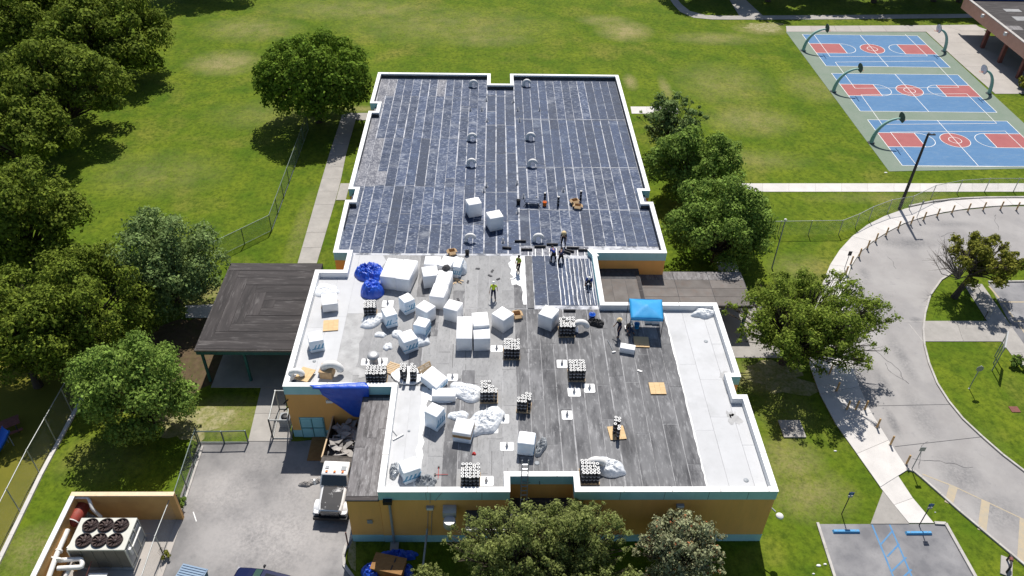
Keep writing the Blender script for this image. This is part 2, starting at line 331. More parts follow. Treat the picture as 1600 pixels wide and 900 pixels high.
# ------------------------------------------------------------------ mesh builder
class MB:
    def __init__(s):
        s.v = []; s.f = []; s.m = []; s.sm = []

    def add(s, vs, fs, mi=0, smooth=False):
        o = len(s.v)
        s.v += [tuple(x) for x in vs]
        for f in fs:
            s.f.append([i + o for i in f]); s.m.append(mi); s.sm.append(smooth)
        return s

    def box(s, x0, x1, y0, y1, z0, z1, mi=0, T=None):
        vs = [(x, y, z) for z in (z0, z1) for y in (y0, y1) for x in (x0, x1)]
        if T is not None:
            vs = [T @ Vector(p) for p in vs]
        return s.add(vs, [(0, 2, 3, 1), (4, 5, 7, 6), (0, 1, 5, 4), (2, 6, 7, 3), (0, 4, 6, 2), (1, 3, 7, 5)], mi)

    def prism(s, poly, z0, z1, mi=0, top=None):
        n = len(poly)
        a = sum(poly[i][0] * poly[(i + 1) % n][1] - poly[(i + 1) % n][0] * poly[i][1] for i in range(n))
        if a < 0:
            poly = poly[::-1]
        vs = [(p[0], p[1], z0) for p in poly] + [(p[0], p[1], z1) for p in poly]
        s.add(vs, [[i, (i + 1) % n, n + (i + 1) % n, n + i] for i in range(n)] + [list(range(n))[::-1]], mi)
        s.add(vs[n:], [list(range(n))], mi if top is None else top)
        return s

    def sheet(s, poly, z, mi=0):
        n = len(poly)
        a = sum(poly[i][0] * poly[(i + 1) % n][1] - poly[(i + 1) % n][0] * poly[i][1] for i in range(n))
        if a < 0:
            poly = poly[::-1]
        return s.add([(p[0], p[1], z) for p in poly], [list(range(n))], mi)

    def ring(s, outer, inner, z0, z1, mi=0):
        n = len(outer)
        vs = [(*outer[i], z0) for i in range(n)] + [(*inner[i], z0) for i in range(n)] + [(*outer[i], z1) for i in range(n)] + [(*inner[i], z1) for i in range(n)]
        fs = []
        for i in range(n):
            j = (i + 1) % n
            fs += [[i, j, 2 * n + j, 2 * n + i], [n + j, n + i, 3 * n + i, 3 * n + j], [2 * n + i, 2 * n + j, 3 * n + j, 3 * n + i], [j, i, n + i, n + j]]
        return s.add(vs, fs, mi)

    def cyl(s, a, b, r0, r1=None, n=10, mi=0, cap=True, smooth=True):
        return s.tube([a, b], [r0, r0 if r1 is None else r1], n, mi, cap, smooth)

    def tube(s, pts, rad, n=8, mi=0, cap=True, smooth=True):
        pts = [Vector(p) for p in pts]
        if not isinstance(rad, (list, tuple)):
            rad = [rad] * len(pts)
        vs = []
        k = len(pts)
        ref = None
        for i, p in enumerate(pts):
            d = (pts[min(i + 1, k - 1)] - pts[max(i - 1, 0)])
            if d.length < 1e-9:
                d = Vector((0, 0, 1))
            d.normalize()
            if ref is None:
                ref = Vector((0, 0, 1)) if abs(d.z) < .9 else Vector((1, 0, 0))
            x = ref - d * ref.dot(d)
            if x.length < 1e-6:
                x = d.orthogonal()
            x.normalize()
            ref = x
            y = d.cross(x)
            for j in range(n):
                t = 2 * math.pi * j / n
                vs.append(p + (x * math.cos(t) + y * math.sin(t)) * rad[i])
        fs = []
        for i in range(k - 1):
            for j in range(n):
                q = (j + 1) % n
                fs.append([i * n + j, i * n + q, (i + 1) * n + q, (i + 1) * n + j])
        s.add(vs, fs, mi, smooth)
        if cap:
            s.add(vs[:n], [list(range(n))[::-1]], mi)
            s.add(vs[-n:], [list(range(n))], mi)
        return s

    def lathe(s, prof, c=(0, 0, 0), n=16, mi=0, smooth=True):
        vs = []
        for r, z in prof:
            for j in range(n):
                t = 2 * math.pi * j / n
                vs.append((c[0] + r * math.cos(t), c[1] + r * math.sin(t), c[2] + z))
        fs = [[i * n + j, i * n + (j + 1) % n, (i + 1) * n + (j + 1) % n, (i + 1) * n + j] for i in range(len(prof) - 1) for j in range(n)]
        s.add(vs, fs, mi, smooth)
        if prof[0][0] > 1e-4:
            s.add(vs[:n], [list(range(n))[::-1]], mi)
        if prof[-1][0] > 1e-4:
            s.add(vs[-n:], [list(range(n))], mi)
        return s

    def build(s, name, mats, parent=None, loc=None):
        me = bpy.data.meshes.new(name)
        off = Vector((0, 0, 0))      # with loc the mesh is already modelled round its own origin
        if loc is None and parent is not None:
            q = parent
            while q is not None:
                off += q.location
                if q.get('local'):
                    off = Vector((0, 0, 0))
                q = q.parent
        me.from_pydata([tuple(Vector(p) - off) for p in s.v], [], s.f)
        if not isinstance(mats, (list, tuple)):
            mats = [mats]
        for m in mats:
            me.materials.append(M[m] if isinstance(m, str) else m)
        me.polygons.foreach_set('material_index', s.m)
        me.polygons.foreach_set('use_smooth', s.sm)
        me.update()
        o = bpy.data.objects.new(name, me)
        C.objects.link(o)
        if parent is not None:
            o.parent = parent
        if loc is not None:
            o.location = loc
        return o


def tag(o, label=None, cat=None, group=None, kind=None):
    if label: o['label'] = label
    if cat: o['category'] = cat
    if group: o['group'] = group
    if kind: o['kind'] = kind
    return o


def thing(name, label, cat, loc=(0, 0, 0), rz=0, group=None, local=True):
    """Empty at a thing's base; local: its parts are modelled round the origin"""
    o = bpy.data.objects.new(name, None)
    C.objects.link(o)
    o.location = loc
    o.rotation_euler = (0, 0, rz)
    o.empty_display_size = .3
    if local:
        o['local'] = 1
    return tag(o, label, cat, group)


def struct(name, mb, mats):
    return tag(mb.build(name, mats), kind='structure')


def copy_tree(o, parent=None):
    c = o.copy()
    C.objects.link(c)
    if parent is not None:
        c.parent = parent
    for ch in list(o.children):
        copy_tree(ch, c)
    return c


def place(mesh, name, mats_unused, parent, loc, scale=(1, 1, 1), rz=0):
    o = bpy.data.objects.new(name, mesh)
    C.objects.link(o)
    o.parent = parent
    o.location = loc
    o.scale = scale
    o.rotation_euler = (0, 0, rz)
    return o


_unit = {}


def unit_box(name, m):
    k = (name, m)
    if k not in _unit:
        b = MB().box(-.5, .5, -.5, .5, 0, 1)
        o = b.build(name, m)
        _unit[k] = o.data
        bpy.data.objects.remove(o)
    return _unit[k]


def piece(name, m, parent, x0, x1, y0, y1, z0, h, jit=0.0):
    """one separable sheet, slab or board as a part sharing one box mesh"""
    pl = parent
    off = Vector((0, 0, 0))
    q = parent
    while q is not None:
        off += q.location
        if q.get('local'):
            off = Vector((0, 0, 0))
        q = q.parent
    return place(unit_box(name, m), name, None, parent, Vector(((x0 + x1) / 2, (y0 + y1) / 2, z0)) - off, (x1 - x0, y1 - y0, h), rnd.uniform(-jit, jit))


def offset_poly(poly, d):
    """shift a CCW polygon's edges inward by d"""
    n = len(poly)
    out = []
    for i in range(n):
        p0, p1, p2 = Vector(poly[i - 1]), Vector(poly[i]), Vector(poly[(i + 1) % n])
        e1 = (p1 - p0).normalized(); e2 = (p2 - p1).normalized()
        n1 = Vector((-e1.y, e1.x)); n2 = Vector((-e2.y, e2.x))
        k = 1 + n1.dot(n2)
        out.append(tuple(p1 + (n1 + n2) * (d / k)))
    return out


def soft_box(name, w, d, h, bev, mats, parent=None, jit=0.0, seg=2, seed=0):
    bm = bmesh.new()
    bmesh.ops.create_cube(bm, size=1)
    for v in bm.verts:
        v.co = Vector((v.co.x * w, v.co.y * d, (v.co.z + .5) * h))
    bmesh.ops.bevel(bm, geom=list(bm.edges), offset=bev, segments=seg, affect='EDGES', profile=.5)
    if jit:
        bmesh.ops.subdivide_edges(bm, edges=[e for e in bm.edges if e.calc_length() > .3], cuts=3, use_grid_fill=True)
        for v in bm.verts:
            v.co += noise.noise_vector(v.co * 2.2 + Vector((seed, 0, 0))) * jit
            v.co.z = max(v.co.z, 0)
    for f in bm.faces:
        f.smooth = True
        if len(mats) > 1:
            f.normal_update()
            f.material_index = 0 if f.normal.z > .6 else 1
    me = bpy.data.meshes.new(name)
    bm.to_mesh(me); bm.free()
    for m in mats:
        me.materials.append(M[m])
    o = bpy.data.objects.new(name, me)
    C.objects.link(o)
    if parent is not None:
        o.parent = parent
    return o
# ------------------------------------------------------------------ ground, roads, courts
def pp(pts, z=0.0):
    return [tuple(P(u, v, z).xy) for u, v in pts]


struct('ground', MB().sheet([(-2500, -600), (2500, -600), (2500, 3000), (-2500, 3000)], 0), 'grass')


def blob(c, rx, ry, seed, n=28, rough=.25):
    q = random.Random(seed)
    ph = [q.uniform(0, 6.28) for _ in range(4)]
    out = []
    for i in range(n):
        t = 2 * math.pi * i / n
        k = 1 + rough * (.5 * math.sin(2 * t + ph[0]) + .35 * math.sin(3 * t + ph[1]) + .3 * math.sin(5 * t + ph[2]) + .25 * math.sin(9 * t + ph[3]))
        out.append((c[0] + rx * k * math.cos(t), c[1] + ry * k * math.sin(t)))
    return out


turf = MB().sheet(pp([(-60, 545), (70, 545), (138, 600), (0, 868), (-60, 985)]), .004)
struct('turf', turf, 'turf')
c = P(235, 690)
struct('soil', MB().sheet(blob(P(270, 560), 4.2, 5.5, 3), .004), 'mulch')
for u, v, a, b, s_ in ((1215, 590, 3.2, 1.6, 5), (1195, 42, 3.5, 1.5, 6), (300, 660, 2.2, 2.0, 8)):
    struct('soil', MB().sheet(blob(P(u, v), a, b, s_, rough=.5), .008), 'soil')

# drop-off road loop
outer = [(1606, 888), (1560, 850), (1500, 800), (1440, 745), (1418, 733), (1385, 683), (1352, 630), (1334, 580), (1320, 530), (1316, 490), (1320, 450), (1330, 418), (1345, 393),
         (1370, 374), (1395, 359), (1420, 347), (1460, 336), (1500, 329), (1560, 323), (1700, 321)]
inner = [(1700, 400), (1600, 404), (1560, 409), (1520, 416), (1490, 425), (1470, 438), (1453, 462), (1445, 490), (1442, 515), (1444, 540), (1451, 568), (1464, 600), (1482, 628), (1504, 655),
         (1534, 683), (1566, 711), (1600, 737), (1700, 806), (1800, 1000)]
struct('road', MB().sheet(pp(outer + inner), .012), 'asphalt')


def kerb(name, pts, width=.16, h=.13, m='kerb', z=0.0):
    """separate kerb lengths along a line of photograph ground points"""
    q = [Vector(p) for p in pp(pts)]
    root = tag(MB().box(-.01, .01, -.01, .01, -.05, -.02).build(name, m), kind='structure')
    seg = []
    for a, b in zip(q, q[1:]):
        L = (b - a).length
        k = max(1, round(L / 1.8))
        for i in range(k):
            seg.append((a.lerp(b, i / k), a.lerp(b, (i + 1) / k)))
    for a, b in seg:
        d = b - a
        L = d.length
        o = place(unit_box('kerb_stone', m), 'kerb_stone', None, root, ((a.x + b.x) / 2, (a.y + b.y) / 2, z), (L + .03, width, h), math.atan2(d.y, d.x))
    return root


def stations(pts, step):
    q = [Vector(p) for p in pp(pts)]
    L = [0]
    for a, b in zip(q, q[1:]):
        L.append(L[-1] + (b - a).length)
    n = max(1, round(L[-1] / step))
    out = []
    for i in range(n + 1):
        t = L[-1] * i / n
        k = 0
        while k < len(L) - 2 and L[k + 1] < t:
            k += 1
        f = (t - L[k]) / max(1e-6, L[k + 1] - L[k])
        out.append(q[k].lerp(q[k + 1], f))
    return out


def walk(name, left, right, step=2.3, h=.05, m='concrete', n=None, base='concrete_old'):
    """a pavement of separate slabs between two edge lines"""
    A = stations(left, step)
    B = stations(right, step)
    k = n or max(len(A), len(B)) - 1

    def res(pts):
        q = [Vector(p) for p in pp(pts)]
        L = [0]
        for a, b in zip(q, q[1:]):
            L.append(L[-1] + (b - a).length)
        out = []
        for i in range(k + 1):
            t = L[-1] * i / k
            j = 0
            while j < len(L) - 2 and L[j + 1] < t:
                j += 1
            out.append(q[j].lerp(q[j + 1], (t - L[j]) / max(1e-6, L[j + 1] - L[j])))
        return out
    A = res(left); B = res(right)
    root = struct(name, MB().sheet([tuple(p) for p in A] + [tuple(p) for p in B[::-1]], .016), base)
    for i in range(k):
        a0, a1, b0, b1 = A[i], A[i + 1], B[i], B[i + 1]
        d = ((a1 + b1) / 2 - (a0 + b0) / 2).normalized() * .012
        MB().prism([tuple(a0 + d), tuple(a1 - d), tuple(b1 - d), tuple(b0 + d)], .018, h + rnd.uniform(-.003, .003)).build('slab', m, root)
    return root


# pavement round the outside of the loop
walk('sidewalk', [(1700, 311), (1600, 311), (1540, 311), (1500, 313), (1460, 317), (1420, 325), (1385, 337), (1355, 352), (1325, 375), (1303, 402), (1289, 430), (1280, 460), (1268, 500), (1262, 535), (1264, 570), (1282, 620), (1308, 668), (1342, 715), (1375, 762)],
     [(1700, 320.5), (1600, 320.5), (1560, 322), (1500, 328), (1460, 335), (1420, 346), (1395, 358), (1370, 373), (1345, 392), (1329, 418), (1319, 450), (1315, 490), (1319, 530), (1333, 580), (1351, 630), (1384, 683), (1401, 710), (1414, 728), (1418, 735)], step=3.0, h=.10)
walk('sidewalk', [(1375, 762), (1379, 768), (1420, 818)], [(1401, 741), (1410, 760), (1459, 818)], step=2.4, h=.06)
struct('sidewalk', MB().prism(pp([(1379, 768), (1360, 819), (1420, 819)]), 0, .055), 'concrete_old')
kerb('kerb', [(1606, 888), (1560, 850), (1500, 800), (1440, 747), (1428, 737), (1415, 733)])
kerb('kerb', [(1700, 806), (1600, 737), (1566, 711), (1534, 683), (1504, 655), (1482, 628), (1464, 600), (1451, 568), (1444, 540), (1442, 515), (1445, 490), (1453, 462), (1470, 438), (1490, 425), (1520, 416), (1560, 409), (1700, 402)])
kerb('kerb', [(1700, 309), (1600, 309.5), (1540, 310), (1500, 311.5), (1460, 315.5), (1420, 323.5)], width=.2, h=.2)
# straight walk along the courts, side walks by the wings
walk('path', [(1150, 287), (1800, 287)], [(1150, 300), (1800, 300)], step=3)
walk('path', [(985, 167), (1060, 167)], [(987, 178), (1060, 178)], step=2, m='concrete')
walk('path', [(1060, 205), (1045, 235)], [(1080, 208), (1070, 240)], step=2)
walk('path', [(535, 179), (515, 240), (500, 290), (465, 412)], [(558, 179), (541, 240), (531, 290), (495, 412)], step=2.6, m='concrete_old')
walk('path', [(541, 177), (577, 177)], [(558, 188), (573, 188)], step=3, m='concrete_old')
walk('path', [(532, 287), (547, 287)], [(525, 313), (540, 313)], step=3, m='concrete_old')
walk('path', [(408, 606), (388, 690)], [(443, 606), (455, 690)], step=2.6, m='concrete_old')
walk('path', [(290, 478), (340, 476)], [(290, 497), (336, 497)], step=2.6, m='concrete')
# far paths along the tree row
walk('path', [(1040, -12), (1050, 5), (1066, 22), (1090, 30), (1125, 31), (1300, 30.5), (1520, 28)], [(1050, -12), (1062, 5), (1080, 19), (1100, 24), (1130, 25), (1300, 24), (1520, 22)], step=3, m='concrete_old')
walk('path', [(1155, 25), (1140, 0)], [(1192, 25), (1165, 0)], step=3, m='concrete_old')

# right hand car park and the crossing walk
struct('car_park', MB().sheet(pp([(1544, 442), (1760, 440), (1760, 600), (1640, 620)]), .012), 'asphalt_lot')
walk('path', [(1506, 445), (1560, 530), (1612, 594)], [(1534, 444), (1604, 545), (1640, 590)], step=3, m='concrete_old')
walk('path', [(1443, 502), (1545, 502)], [(1444, 534), (1566, 534)], step=3, m='concrete_old')
kerb('kerb', [(1544, 441), (1620, 440), (1700, 440)])
lot = tag(MB().sheet(pp([(1278, 819), (1478, 819), (1537, 918), (1308, 918)]), .012).build('parking_bay', 'asphalt_lot'), kind='structure')
kerb('kerb', [(1277, 818), (1304, 903), (1310, 920)], width=.18)
kerb('kerb', [(1460, 818), (1477, 819), (1524, 903), (1532, 918)], width=.22)


def line(mb, a, b, wd, z, mi=0):
    a = Vector(a[:2]); b = Vector(b[:2])
    d = (b - a).normalized()
    n = Vector((-d.y, d.x)) * wd / 2
    return mb.sheet([tuple(a + n), tuple(b + n), tuple(b - n), tuple(a - n)], z, mi)


for i, (a, b) in enumerate((((1362.5, 820), (1396, 902)), ((1390, 820), (1425, 902)))):
    line(MB(), P(*a), P(*b), .12, .018).build('bay_line', 'line_blue', lot)
for a, b in (((1376, 851), (1395, 829)), ((1386, 870), (1405, 850)), ((1393, 893), (1416, 871)), ((1409, 904), (1424, 890))):
    line(MB(), P(*a), P(*b), .11, .021).build('hatch_line', 'line_blue', lot)
cp = [o for o in SC.objects if o.name.startswith('car_park')][0]
for a, b in (((1545, 447), (1561, 466)), ((1561, 472), (1640, 472)), ((1568, 475), (1584, 498)), ((1584, 502), (1650, 502)), ((1591, 506), (1606, 527))):
    line(MB(), P(*a), P(*b), .18, .018).build('bay_line', 'line_yellow', cp)
rd = [o for o in SC.objects if o.name.startswith('road')][0]
for a, b, wd in (((1441, 741), (1490, 760), .12), ((1490, 760), (1600, 812), .10)):
    line(MB(), P(*a), P(*b), wd, .018).build('edge_line', 'line_yellow', rd)
for a, b in (((1490, 760), (1482, 787)), ((1540, 783), (1534, 830)), ((1600, 812), (1596, 880))):
    line(MB(), P(*a), P(*b), .55, .022).build('edge_bar', 'line_yellow', rd)
# cracks and joints across the drive
for a, b in (((1398, 698), (1532, 683)), ((1340, 635), (1487, 632)), ((1320, 502), (1442, 502)), ((1420, 506), (1442, 533))):
    line(MB(), P(*a), P(*b), .05, .016).build('joint', 'kerb' if a[1] < 600 else 'felt_edge', rd)

gk = random.Random(4)
for u, v in ((1400, 420), (1365, 540), (1420, 600), (1450, 690), (1520, 730), (1340, 590), (1470, 370), (1560, 360), (1380, 470)):
    p = P(u, v)
    q = MB()
    x, y, an = p.x, p.y, gk.uniform(0, 6.28)
    for k in range(gk.randint(5, 11)):
        an += gk.uniform(-.6, .6)
        x2, y2 = x + .4 * math.cos(an), y + .4 * math.sin(an)
        line(q, (x, y), (x2, y2), gk.uniform(.02, .05), .0165 + k * .0002)
        x, y = x2, y2
    q.build('crack', 'felt_edge', rd)
# service yard
yard = struct('yard', MB().sheet(pp([(312, 690), (388, 690), (465, 690), (560, 680), (575, 780), (552, 850), (538, 862), (537, 884), (552, 903), (570, 925), (230, 925), (262, 830)]), .012), 'asphalt_yard')
kerb('kerb', [(551, 838), (541, 853), (537, 868), (538, 884), (552, 903), (560, 915)], width=.2)
struct('soil', MB().sheet(pp([(551, 845), (545, 858), (543, 874), (549, 888), (556, 893), (556, 846)]), .016), 'soil')
line(MB(), P(302, 800), P(307, 815), .07, .02).build('chalk_mark', 'line_white', yard)

# courts
pad = struct('court', MB().prism(pp([(1228, 50), (1446, 50.5), (1613, 205), (1680, 262), (1389, 268)]), 0, .03), 'court_green')
apron = walk('path', [(1228, 41), (1330, 40.5), (1430, 40), (1525, 39)], [(1229, 50), (1330, 50), (1447, 50), (1540, 50)], step=4, m='concrete_court')
walk('path', [(1447, 50), (1500, 99), (1555, 147)], [(1540, 50), (1590, 95), (1660, 147)], step=4, m='concrete_court')
walk('path', [(1470, 40), (1500, 48)], [(1520, 39), (1545, 48)], step=4, m='concrete_court')
CRT = []
for tl, tr, bl in (((1254, 54), (1432, 54), (1290, 103.5)), ((1300, 115), (1497, 114), (1343, 174)), ((1355, 187.5), (1570, 187), (1410, 259))):
    a, b, d = P(*tl), P(*tr), P(*bl)
    x0 = (a.x + d.x) / 2
    CRT.append((x0, x0 + 17.9, d.y, a.y))
for x0, x1, y0, y1 in CRT:
    MB().sheet([(x0, y0), (x1, y0), (x1, y1), (x0, y1)], .034).build('court_panel', 'court_blue', pad)
    yc = y0 + (y1 - y0) * .545
    hk = 1.75
    kd = 4.6
    for s, xa in ((1, x0), (-1, x1)):
        xs = sorted((xa, xa + s * kd))
        MB().sheet([(xs[0], yc - hk), (xs[1], yc - hk), (xs[1], yc + hk), (xs[0], yc + hk)], .038).build('key', 'court_red', pad)
    cx = (x0 + x1) / 2
    MB().sheet([(cx + 1.75 * math.cos(t * .1745), yc + 1.75 * math.sin(t * .1745)) for t in range(36)], .038).build('centre_circle', 'court_red', pad)
    ln = MB()
    lw = .075
    z = .043
    for a, b in (((x0, y0), (x1, y0)), ((x0, y1), (x1, y1)), ((x0, y0), (x0, y1)), ((x1, y0), (x1, y1)), ((cx, y0), (cx, y1))):
        line(ln, a, b, lw, z)
        z += .0006
    for s, xa in ((1, x0), (-1, x1)):
        for yy in (-hk, hk):
            line(ln, (xa, yc + yy), (xa + s * kd, yc + yy), lw, z)
        line(ln, (xa + s * kd, yc - hk), (xa + s * kd, yc + hk), lw, z + .0006)
        arc = [(xa + s * (kd + hk * math.sin(t)), yc + hk * math.cos(t)) for t in np.linspace(0, math.pi, 19)]
        for a, b in zip(arc, arc[1:]):
            line(ln, a, b, lw, z + .0012)
    for rr in (1.75, .75):
        q = [(cx + rr * math.cos(t), yc + rr * math.sin(t)) for t in np.linspace(0, 2 * math.pi, 37)]
        for a, b in zip(q, q[1:]):
            line(ln, a, b, lw * .9, z + .0018)
    ln.build('line_marking', 'line_white', pad)
ln = MB()
z = .050
for a, b in (((1272, 55), (1297, 89)), ((1297, 89), (1449, 88)), ((1449, 88), (1414, 54)), ((1305, 97.5), (1459, 96)), ((1305, 97.5), (1336, 138.5)), ((1459, 96), (1498, 137)), ((1336, 138.5), (1498, 137)),
             ((1345, 148.5), (1510, 147)), ((1345, 148.5), (1378, 195)), ((1510, 147), (1557, 193.5)), ((1378, 195), (1557, 193.5)), ((1391, 207), (1570, 205.5)), ((1391, 207), (1434, 261.5)), ((1570, 205.5), (1625, 258)), ((1434, 261.5), (1680, 260))):
    line(ln, P(*a), P(*b), .07, z)
    z += .0006
ln.build('line_marking', 'line_white', pad)

# ------------------------------------------------------------------ school building
TOP, DECK = 5.45, 4.9
OUT = [(-7.05, 30.8), (1.12, 30.8), (1.12, 32.0), (5.25, 32.0), (5.25, 30.8), (18.02, 30.8), (18.02, 39.0), (17.28, 39.0), (17.28, 40.85), (18.02, 40.85), (18.02, 49.08), (8.95, 49.08),
       (8.95, 55.8), (15.1, 55.8), (15.1, 63.8), (14.27, 63.8), (14.27, 65.85), (15.13, 65.85), (15.13, 91.9), (2.05, 91.9), (2.05, 89.1), (-.4, 89.1), (-.4, 91.9), (-13.9, 91.9), (-13.9, 83.8), (-13.0, 83.8),
       (-13.0, 81.8), (-13.82, 81.8), (-13.78, 65.75), (-13.1, 65.75), (-13.1, 63.75), (-13.78, 63.75), (-13.65, 55.6), (-12.4, 55.6), (-12.4, 53.1), (-14.75, 53.1), (-14.75, 39.8), (-7.05, 39.8)]
B = thing('school_building', 'long flat-roofed ochre and teal school building with white parapets in the middle', 'building', (1.5, 60, 0), local=False)
wl = MB()
inn = offset_poly(OUT, .3)
wl.ring(OUT, inn, .75, 4.6)
wl.build('wall', 'ochre', B)
MB().ring(offset_poly(OUT, -.012), inn, 0, .75).build('base_band', 'teal', B)
MB().ring(offset_poly(OUT, -.03), inn, 4.6, TOP - .03).build('fascia', 'teal', B)
MB().ring(offset_poly(OUT, .3), offset_poly(OUT, .34), DECK - .1, TOP - .06).build('parapet_lining', 'white', B)
MB().ring(offset_poly(OUT, -.05), offset_poly(OUT, .345), TOP - .03, TOP).build('coping', 'white', B)
# cant strip at the foot of the parapet over the white membrane
roof = MB().prism(offset_poly(OUT, .3), DECK - .2, DECK).build('roof', 'seam', B)
for p0, p1 in zip(OUT, OUT[1:] + OUT[:1]):
    p0, p1 = Vector(p0), Vector(p1)
    e = (p1 - p0)
    L = e.length
    e.normalize()
    nn = Vector((-e.y, e.x))
    for k in range(1, int(L // 3.05) + 1):
        m_ = p0 + e * (k * 3.05) + nn * .147
        T = Matrix.Translation((m_.x, m_.y, 0)) @ Matrix.Rotation(math.atan2(e.y, e.x), 4, 'Z')
        MB().box(-.02, .02, -.2, .2, TOP - .032, TOP + .004, 0, T).build('coping_joint', 'concrete_old', B)
# felt flashing inside the far parapets, its dark colour also deepens their shadow line
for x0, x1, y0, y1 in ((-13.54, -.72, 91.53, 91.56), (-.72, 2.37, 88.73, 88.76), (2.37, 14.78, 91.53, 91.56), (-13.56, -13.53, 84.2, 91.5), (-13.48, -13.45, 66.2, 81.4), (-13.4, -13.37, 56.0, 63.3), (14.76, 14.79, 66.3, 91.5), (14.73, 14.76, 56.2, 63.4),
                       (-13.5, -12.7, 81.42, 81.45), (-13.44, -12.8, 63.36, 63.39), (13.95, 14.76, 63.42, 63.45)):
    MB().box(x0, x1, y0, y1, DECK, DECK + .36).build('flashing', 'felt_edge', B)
# diagonal end of the hall parapet and its teal face
st = MB()
d = Matrix.Translation((8.62, 55.95, 0)) @ Matrix.Rotation(R(26), 4, 'Z')
st.box(-.2, .2, -.75, .35, DECK - .1, TOP - .06, 0, d)
st.build('parapet_stub', 'teal', B)
MB().box(-.23, .23, -.8, .4, TOP - .06, TOP - .002, 0, d).build('coping', 'white', B)
MB().box(8.58, 8.625, 49.4, 55.6, DECK, TOP - .07).build('parapet_lining', 'teal', B)

# far wing felt sheets: about a metre wide, laid along the wing, pale dusty seams between
T_ = .018


def sheets(x0, x1, y0, y1, wd, lens, pick, name='roof_sheet', gap=.075, z=DECK, parent=None, cuts=None):
    n = max(1, round((x1 - x0) / wd))
    for i in range(n):
        xa = x0 + (x1 - x0) * i / n
        xb = x0 + (x1 - x0) * (i + 1) / n
        y = y1
        while y > y0 + .05:
            L = rnd.uniform(*lens)
            ya = max(y0, y - L)
            if cuts and rnd.random() < .85:
                lower = [q for q in cuts if q < y - 1.0 and q > y0]
                ya = max(lower) + rnd.uniform(-.12, .12) if lower else y0
            if ya - y0 < 1.2:
                ya = y0
            g = gap * rnd.uniform(.45, 1.3)
            m = pick((xa + xb) / 2, (ya + y) / 2)
            piece(name, m, parent or roof, xa + g * rnd.uniform(.1, .9), xb - g * .5, ya + g * .6, y - g * .4, z, T_, .0022)
            y = ya


def pick_far(x, y):
    r = noise.noise(Vector((x * .16, y * .07, 3))) + rnd.uniform(-.16, .16)
    if x < -8.3 and y > 66:
        return 'felt_dusty' if r < .25 else 'felt_mid'
    if x < -6 and y > 72:
        return 'felt_dusty' if r < -.05 else 'felt_mid'
    if y > 87 and x > 10.5:
        return 'felt_dusty'
    if x < -1:
        return 'felt_mid' if r < .1 else 'felt_dark'
    if x > 6.5 and y < 70:
        return 'felt_mid' if r < .15 else 'felt_dark'
    return 'felt_dark' if r < .2 else 'felt_mid'


cy = lambda *v: [P(800, q, DECK).y for q in v]
sheets(-13.5, -.8, 56.2, 91.45, .98, (3, 9), pick_far, cuts=cy(152, 218, 292, 352))
sheets(-.75, 2.4, 56.2, 88.7, .95, (3.5, 8), pick_far, gap=.10, cuts=cy(150, 196, 240, 300, 345))
sheets(2.45, 14.75, 57.4, 91.45, .98, (4, 9), pick_far, cuts=cy(187, 262, 328))
for v in (187, 262, 328):
    yv = P(900, v, DECK).y
    line(MB(), (2.5, yv), (14.7, yv + .05), .07, DECK + .022).build('adhesive_strip', 'seam', roof)
sheets(2.45, 8.5, 56.05, 57.36, .98, (2, 3), lambda x, y: 'felt_dusty')
# lower slope by the hall wall with bare adhesive lines
sheets(3.42, 5.6, 49.3, 56.0, .9, (3, 6), lambda x, y: 'felt_dark', gap=.05)
sheets(5.6, 8.5, 49.3, 55.6, .36, (6, 8), lambda x, y: 'felt_dark', gap=.03)
for k in range(9):
    x = 5.58 + k * .345
    pts = [(x + rnd.uniform(-.035, .035), 49.4 + j * .62) for j in range(11)]
    b = MB()
    for a, c_ in zip(pts, pts[1:]):
        line(b, a, c_, rnd.uniform(.025, .07), DECK + .021)
    b.build('adhesive_strip', 'white', roof)
for k in range(9):
    x = 3.1 + k * .62
    b = MB()
    line(b, (x, 55.9), (x + .03, 57.1), .07, DECK + .019)
    b.build('adhesive_strip', 'white', roof)
# upstand strip of grey felt beside the slope
piece('roof_sheet', 'felt_grey', roof, 2.82, 3.38, 48.9, 52.4, DECK, .06)
piece('roof_sheet', 'felt_grey', roof, 2.82, 3.38, 52.43, 55.9, DECK, .055)


# underlay of the near wing
MB().prism([(-14.4, 40.15), (-7.3, 40.15), (-6.7, 40.0), (-6.7, 31.15), (.7, 31.15), (.7, 32.36), (5.7, 32.36), (5.7, 31.15), (17.6, 31.15), (17.6, 38.6), (16.9, 38.6), (16.9, 41.2), (17.6, 41.2), (17.6, 48.7), (2.78, 48.7), (2.78, 55.9), (-10.3, 55.9), (-10.3, 52.7), (-14.4, 52.7)], DECK - .05, DECK + .006).build('underlay', 'seam_grey', roof)


# near wing grey felt and white membranes
def pick_near(x, y):
    r = rnd.random()
    if y > 48 and x < 2:
        return 'felt_pale' if r < .9 else 'felt_grey'
    if x < 1.5:
        return 'felt_pale' if noise.noise(Vector((x * .3, y * .15, 7))) > -.12 else 'felt_grey'
    return 'felt_grey'


sheets(-10.2, 2.75, 48.9, 55.95, 1.02, (4, 7.5), pick_near, gap=.045)
for x0, x1, y0, y1 in ((-10.2, -5.25, 40.2, 48.85), (-5.2, .75, 31.15, 48.85), (.8, 5.6, 32.4, 48.85), (5.65, 8.55, 31.15, 48.85), (8.6, 13.9, 31.15, 48.7)):
    sheets(x0, x1, y0, y1, 1.04, (3, 9), pick_near, gap=.045)
